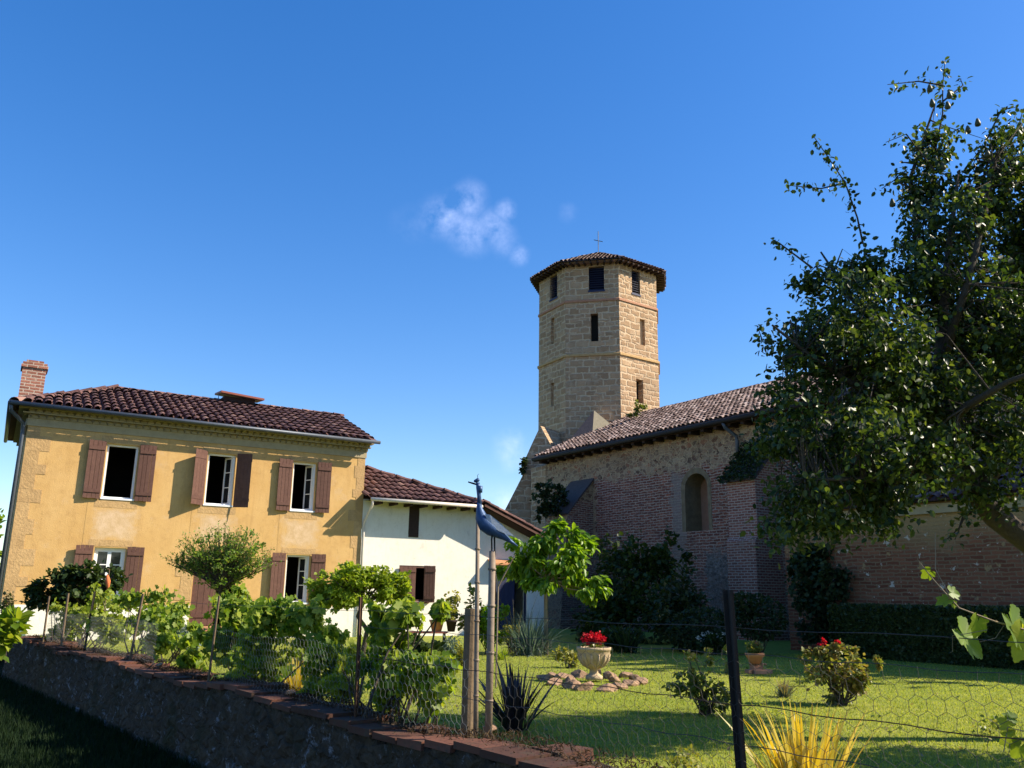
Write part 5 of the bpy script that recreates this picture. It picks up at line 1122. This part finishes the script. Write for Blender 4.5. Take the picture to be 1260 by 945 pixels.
cl = thing('wall_creeper', 'dark creeper climbing the left end of the annex wall', 'creeper', apnt(-2.2, 1.2, 0)); P, O = blobs_px([(1010, 690, 36, 22, 21.6, .25), (1000, 725, 26, 36, 21.4, .25), (1030, 715, 26, 24, 21.0, .25), (1005, 765, 24, 30, 21.2, .25), (985, 690, 14, 24, 22, .2)], 3600, 1, .55, 70, .16); leaf_obj('foliage', P, R(.08, .15, len(P)), 'ivy_leaves', cl, OVAL, .5, np.tile([-.8, -.57, 0], (len(P), 1)), .3)
mb = MB(); bb = apnt(-2.2, 1.06, 0)
for i in range(16): e = P[rng.integers(0, len(P))]; mb.tube([bb, (bb + e) / 2 + rng.normal(size=3) * .08, e], [.03, .02, .006], 5, False)
mb.build('stems', 'bark', cl)
ysh('white_flowered_plant', 'low plant with white flowers in the church shade', 876, 806, [(874, 790, 20, 10)], 500, .09, 'dark_leaves', flowers=([(x, y, 2.2, 2.2, Yg(876, 806)) for x, y in ((859, 786), (864, 780), (869, 783), (873, 779), (878, 784), (883, 781), (888, 785), (890, 780), (866, 788))], 108, .06, 'white_petals')); 
b = G(770, 803); t = thing('fern', 'dark feathery fern at the shaded lawn edge', 'fern', b); blade_obj('fronds', b, 110, .7, .05, 'ivy_leaves', t, .7, .25, .5, 5)
ysh('leafy_shade_plant', 'low leafy green plant right of the urn in the shade', 768, 802, [(765, 782, 18, 12), (752, 788, 10, 8)], 360, .13, 'dark_leaves')
bs = thing('wall_shrub', 'dark shrub growing on the sloping cap of the left church buttress', 'shrub', npnt(9.3, .9, 4.4)); P, O = blobs_px([(677, 615, 18, 16, 35.2), (690, 608, 12, 10, 35.2), (672, 630, 12, 10, 35.1), (668, 600, 6, 8, 35.3)], 1300, 1, .5, 40, .17); leaf_obj('foliage', P, R(.10, .18, len(P)), 'ivy_leaves', bs, OVAL, .1, O)
iv = thing('ivy', 'ivy covering the sloping cap of the right church buttress', 'ivy', npnt(.4, .9, 4.5)); P = np.array([npnt(R(-.25, 1.05), o, 5.60 - o * 1.0 + R(.0, .16)) for o in R(-.05, 1.2, 1500)]); leaf_obj('foliage', P, R(.07, .13, len(P)), 'ivy_leaves', iv, OVAL, .1)
tp_ = roofhit(782, 509); tpl = thing('tower_plant', 'small wild plant rooted where the tower meets the church roof', 'plant', tp_); P, O = blobs_px([(784, 505, 4, 7, 37.9), (791, 501, 7, 4, 37.9), (776, 511, 8, 3, 37.9), (783, 496, 2, 6, 37.9)], 260, 1, .6); leaf_obj('foliage', P, R(.08, .14, len(P)), 'shrub_leaves', tpl, OVAL, -.2)
rkp = thing('buttress_plant', 'dark tuft growing from the raking buttress edge', 'plant', D(646, 572, 39.8)); P, O = blobs_px([(645, 570, 4, 8, 39.8), (643, 578, 3, 6, 39.8)], 160, 1, .6); leaf_obj('foliage', P, R(.1, .18, len(P)), 'ivy_leaves', rkp, OVAL, 0)
# clipped hedge
hd_ = thing('hedge', 'clipped dark box hedge along the annex wall', 'hedge', apnt(-7, 1.8, 0)); HO0, HO1, HS0, HS1, HZ = 1.35, 2.05, -2.9, -12, 1.10
mb = MB(); mb.box(HS1, HS0 - .05, HO0 + .06, HO1 - .08, 0, HZ - .08); mb.build('core', 'dark_leaves', hd_, AF)
n = 15000; s_ = R(HS1, HS0, n); k_ = R(0, 1, n); o_ = np.where(k_ < .55, HO1 + R(-.08, .03, n), R(HO0, HO1, n)); z_ = np.where(k_ < .55, R(0, HZ, n), HZ + R(-.08, .04, n))
m_ = k_ > .93; s_[m_] = HS0 + R(-.06, .03, m_.sum()); z_[m_] = R(0, HZ, m_.sum()); P = AF(np.c_[s_, o_, z_]); leaf_obj('foliage', P, R(.045, .085, n), 'hedge_leaves', hd_, OVAL, -.1, AF(np.c_[np.zeros(n), np.where(k_ < .55, 1., 0), np.where(k_ < .55, .2, 1)]) - AF(np.zeros((1, 3))), .4)
P = lawn_pts(420) + [0, 0, .02]; fo = leaf_obj('fallen_leaves', P, R(.03, .06, len(P)), 'dry_stems', None, OVAL, 0, None, 1.2, .8); struct(fo, 'stuff')
P = lawn_pts(1500); P = P[np.hypot(P[:, 0] * .8 - 2.5, P[:, 1] * .5 - 5) % 2.3 < .9] + [0, 0, .025]; struct(leaf_obj('clover', P, R(.03, .055, len(P)), 'shrub_leaves', None, DIAM, -.1, None, 1.5, 1.3), 'stuff')
# low weeds at the lawn front
for i, (x, y, lab) in enumerate([(845, 950, 'low yellowish weed beside the slab on the wall'), (1215, 905, 'small weed sprig by the right vine leaves'), (990, 845, 'tiny weed on the lawn by the red-tipped shrub')]):
    b = G(x, y) ; t = thing('weed', lab, 'weed', b); P = ellip(b + [0, 0, .08], (.16, .12, .09), 90, .5); leaf_obj('foliage', P, R(.025, .05, 90), 'yellow_leaves' if i == 0 else 'shrub_leaves', t, OVAL, -.2)
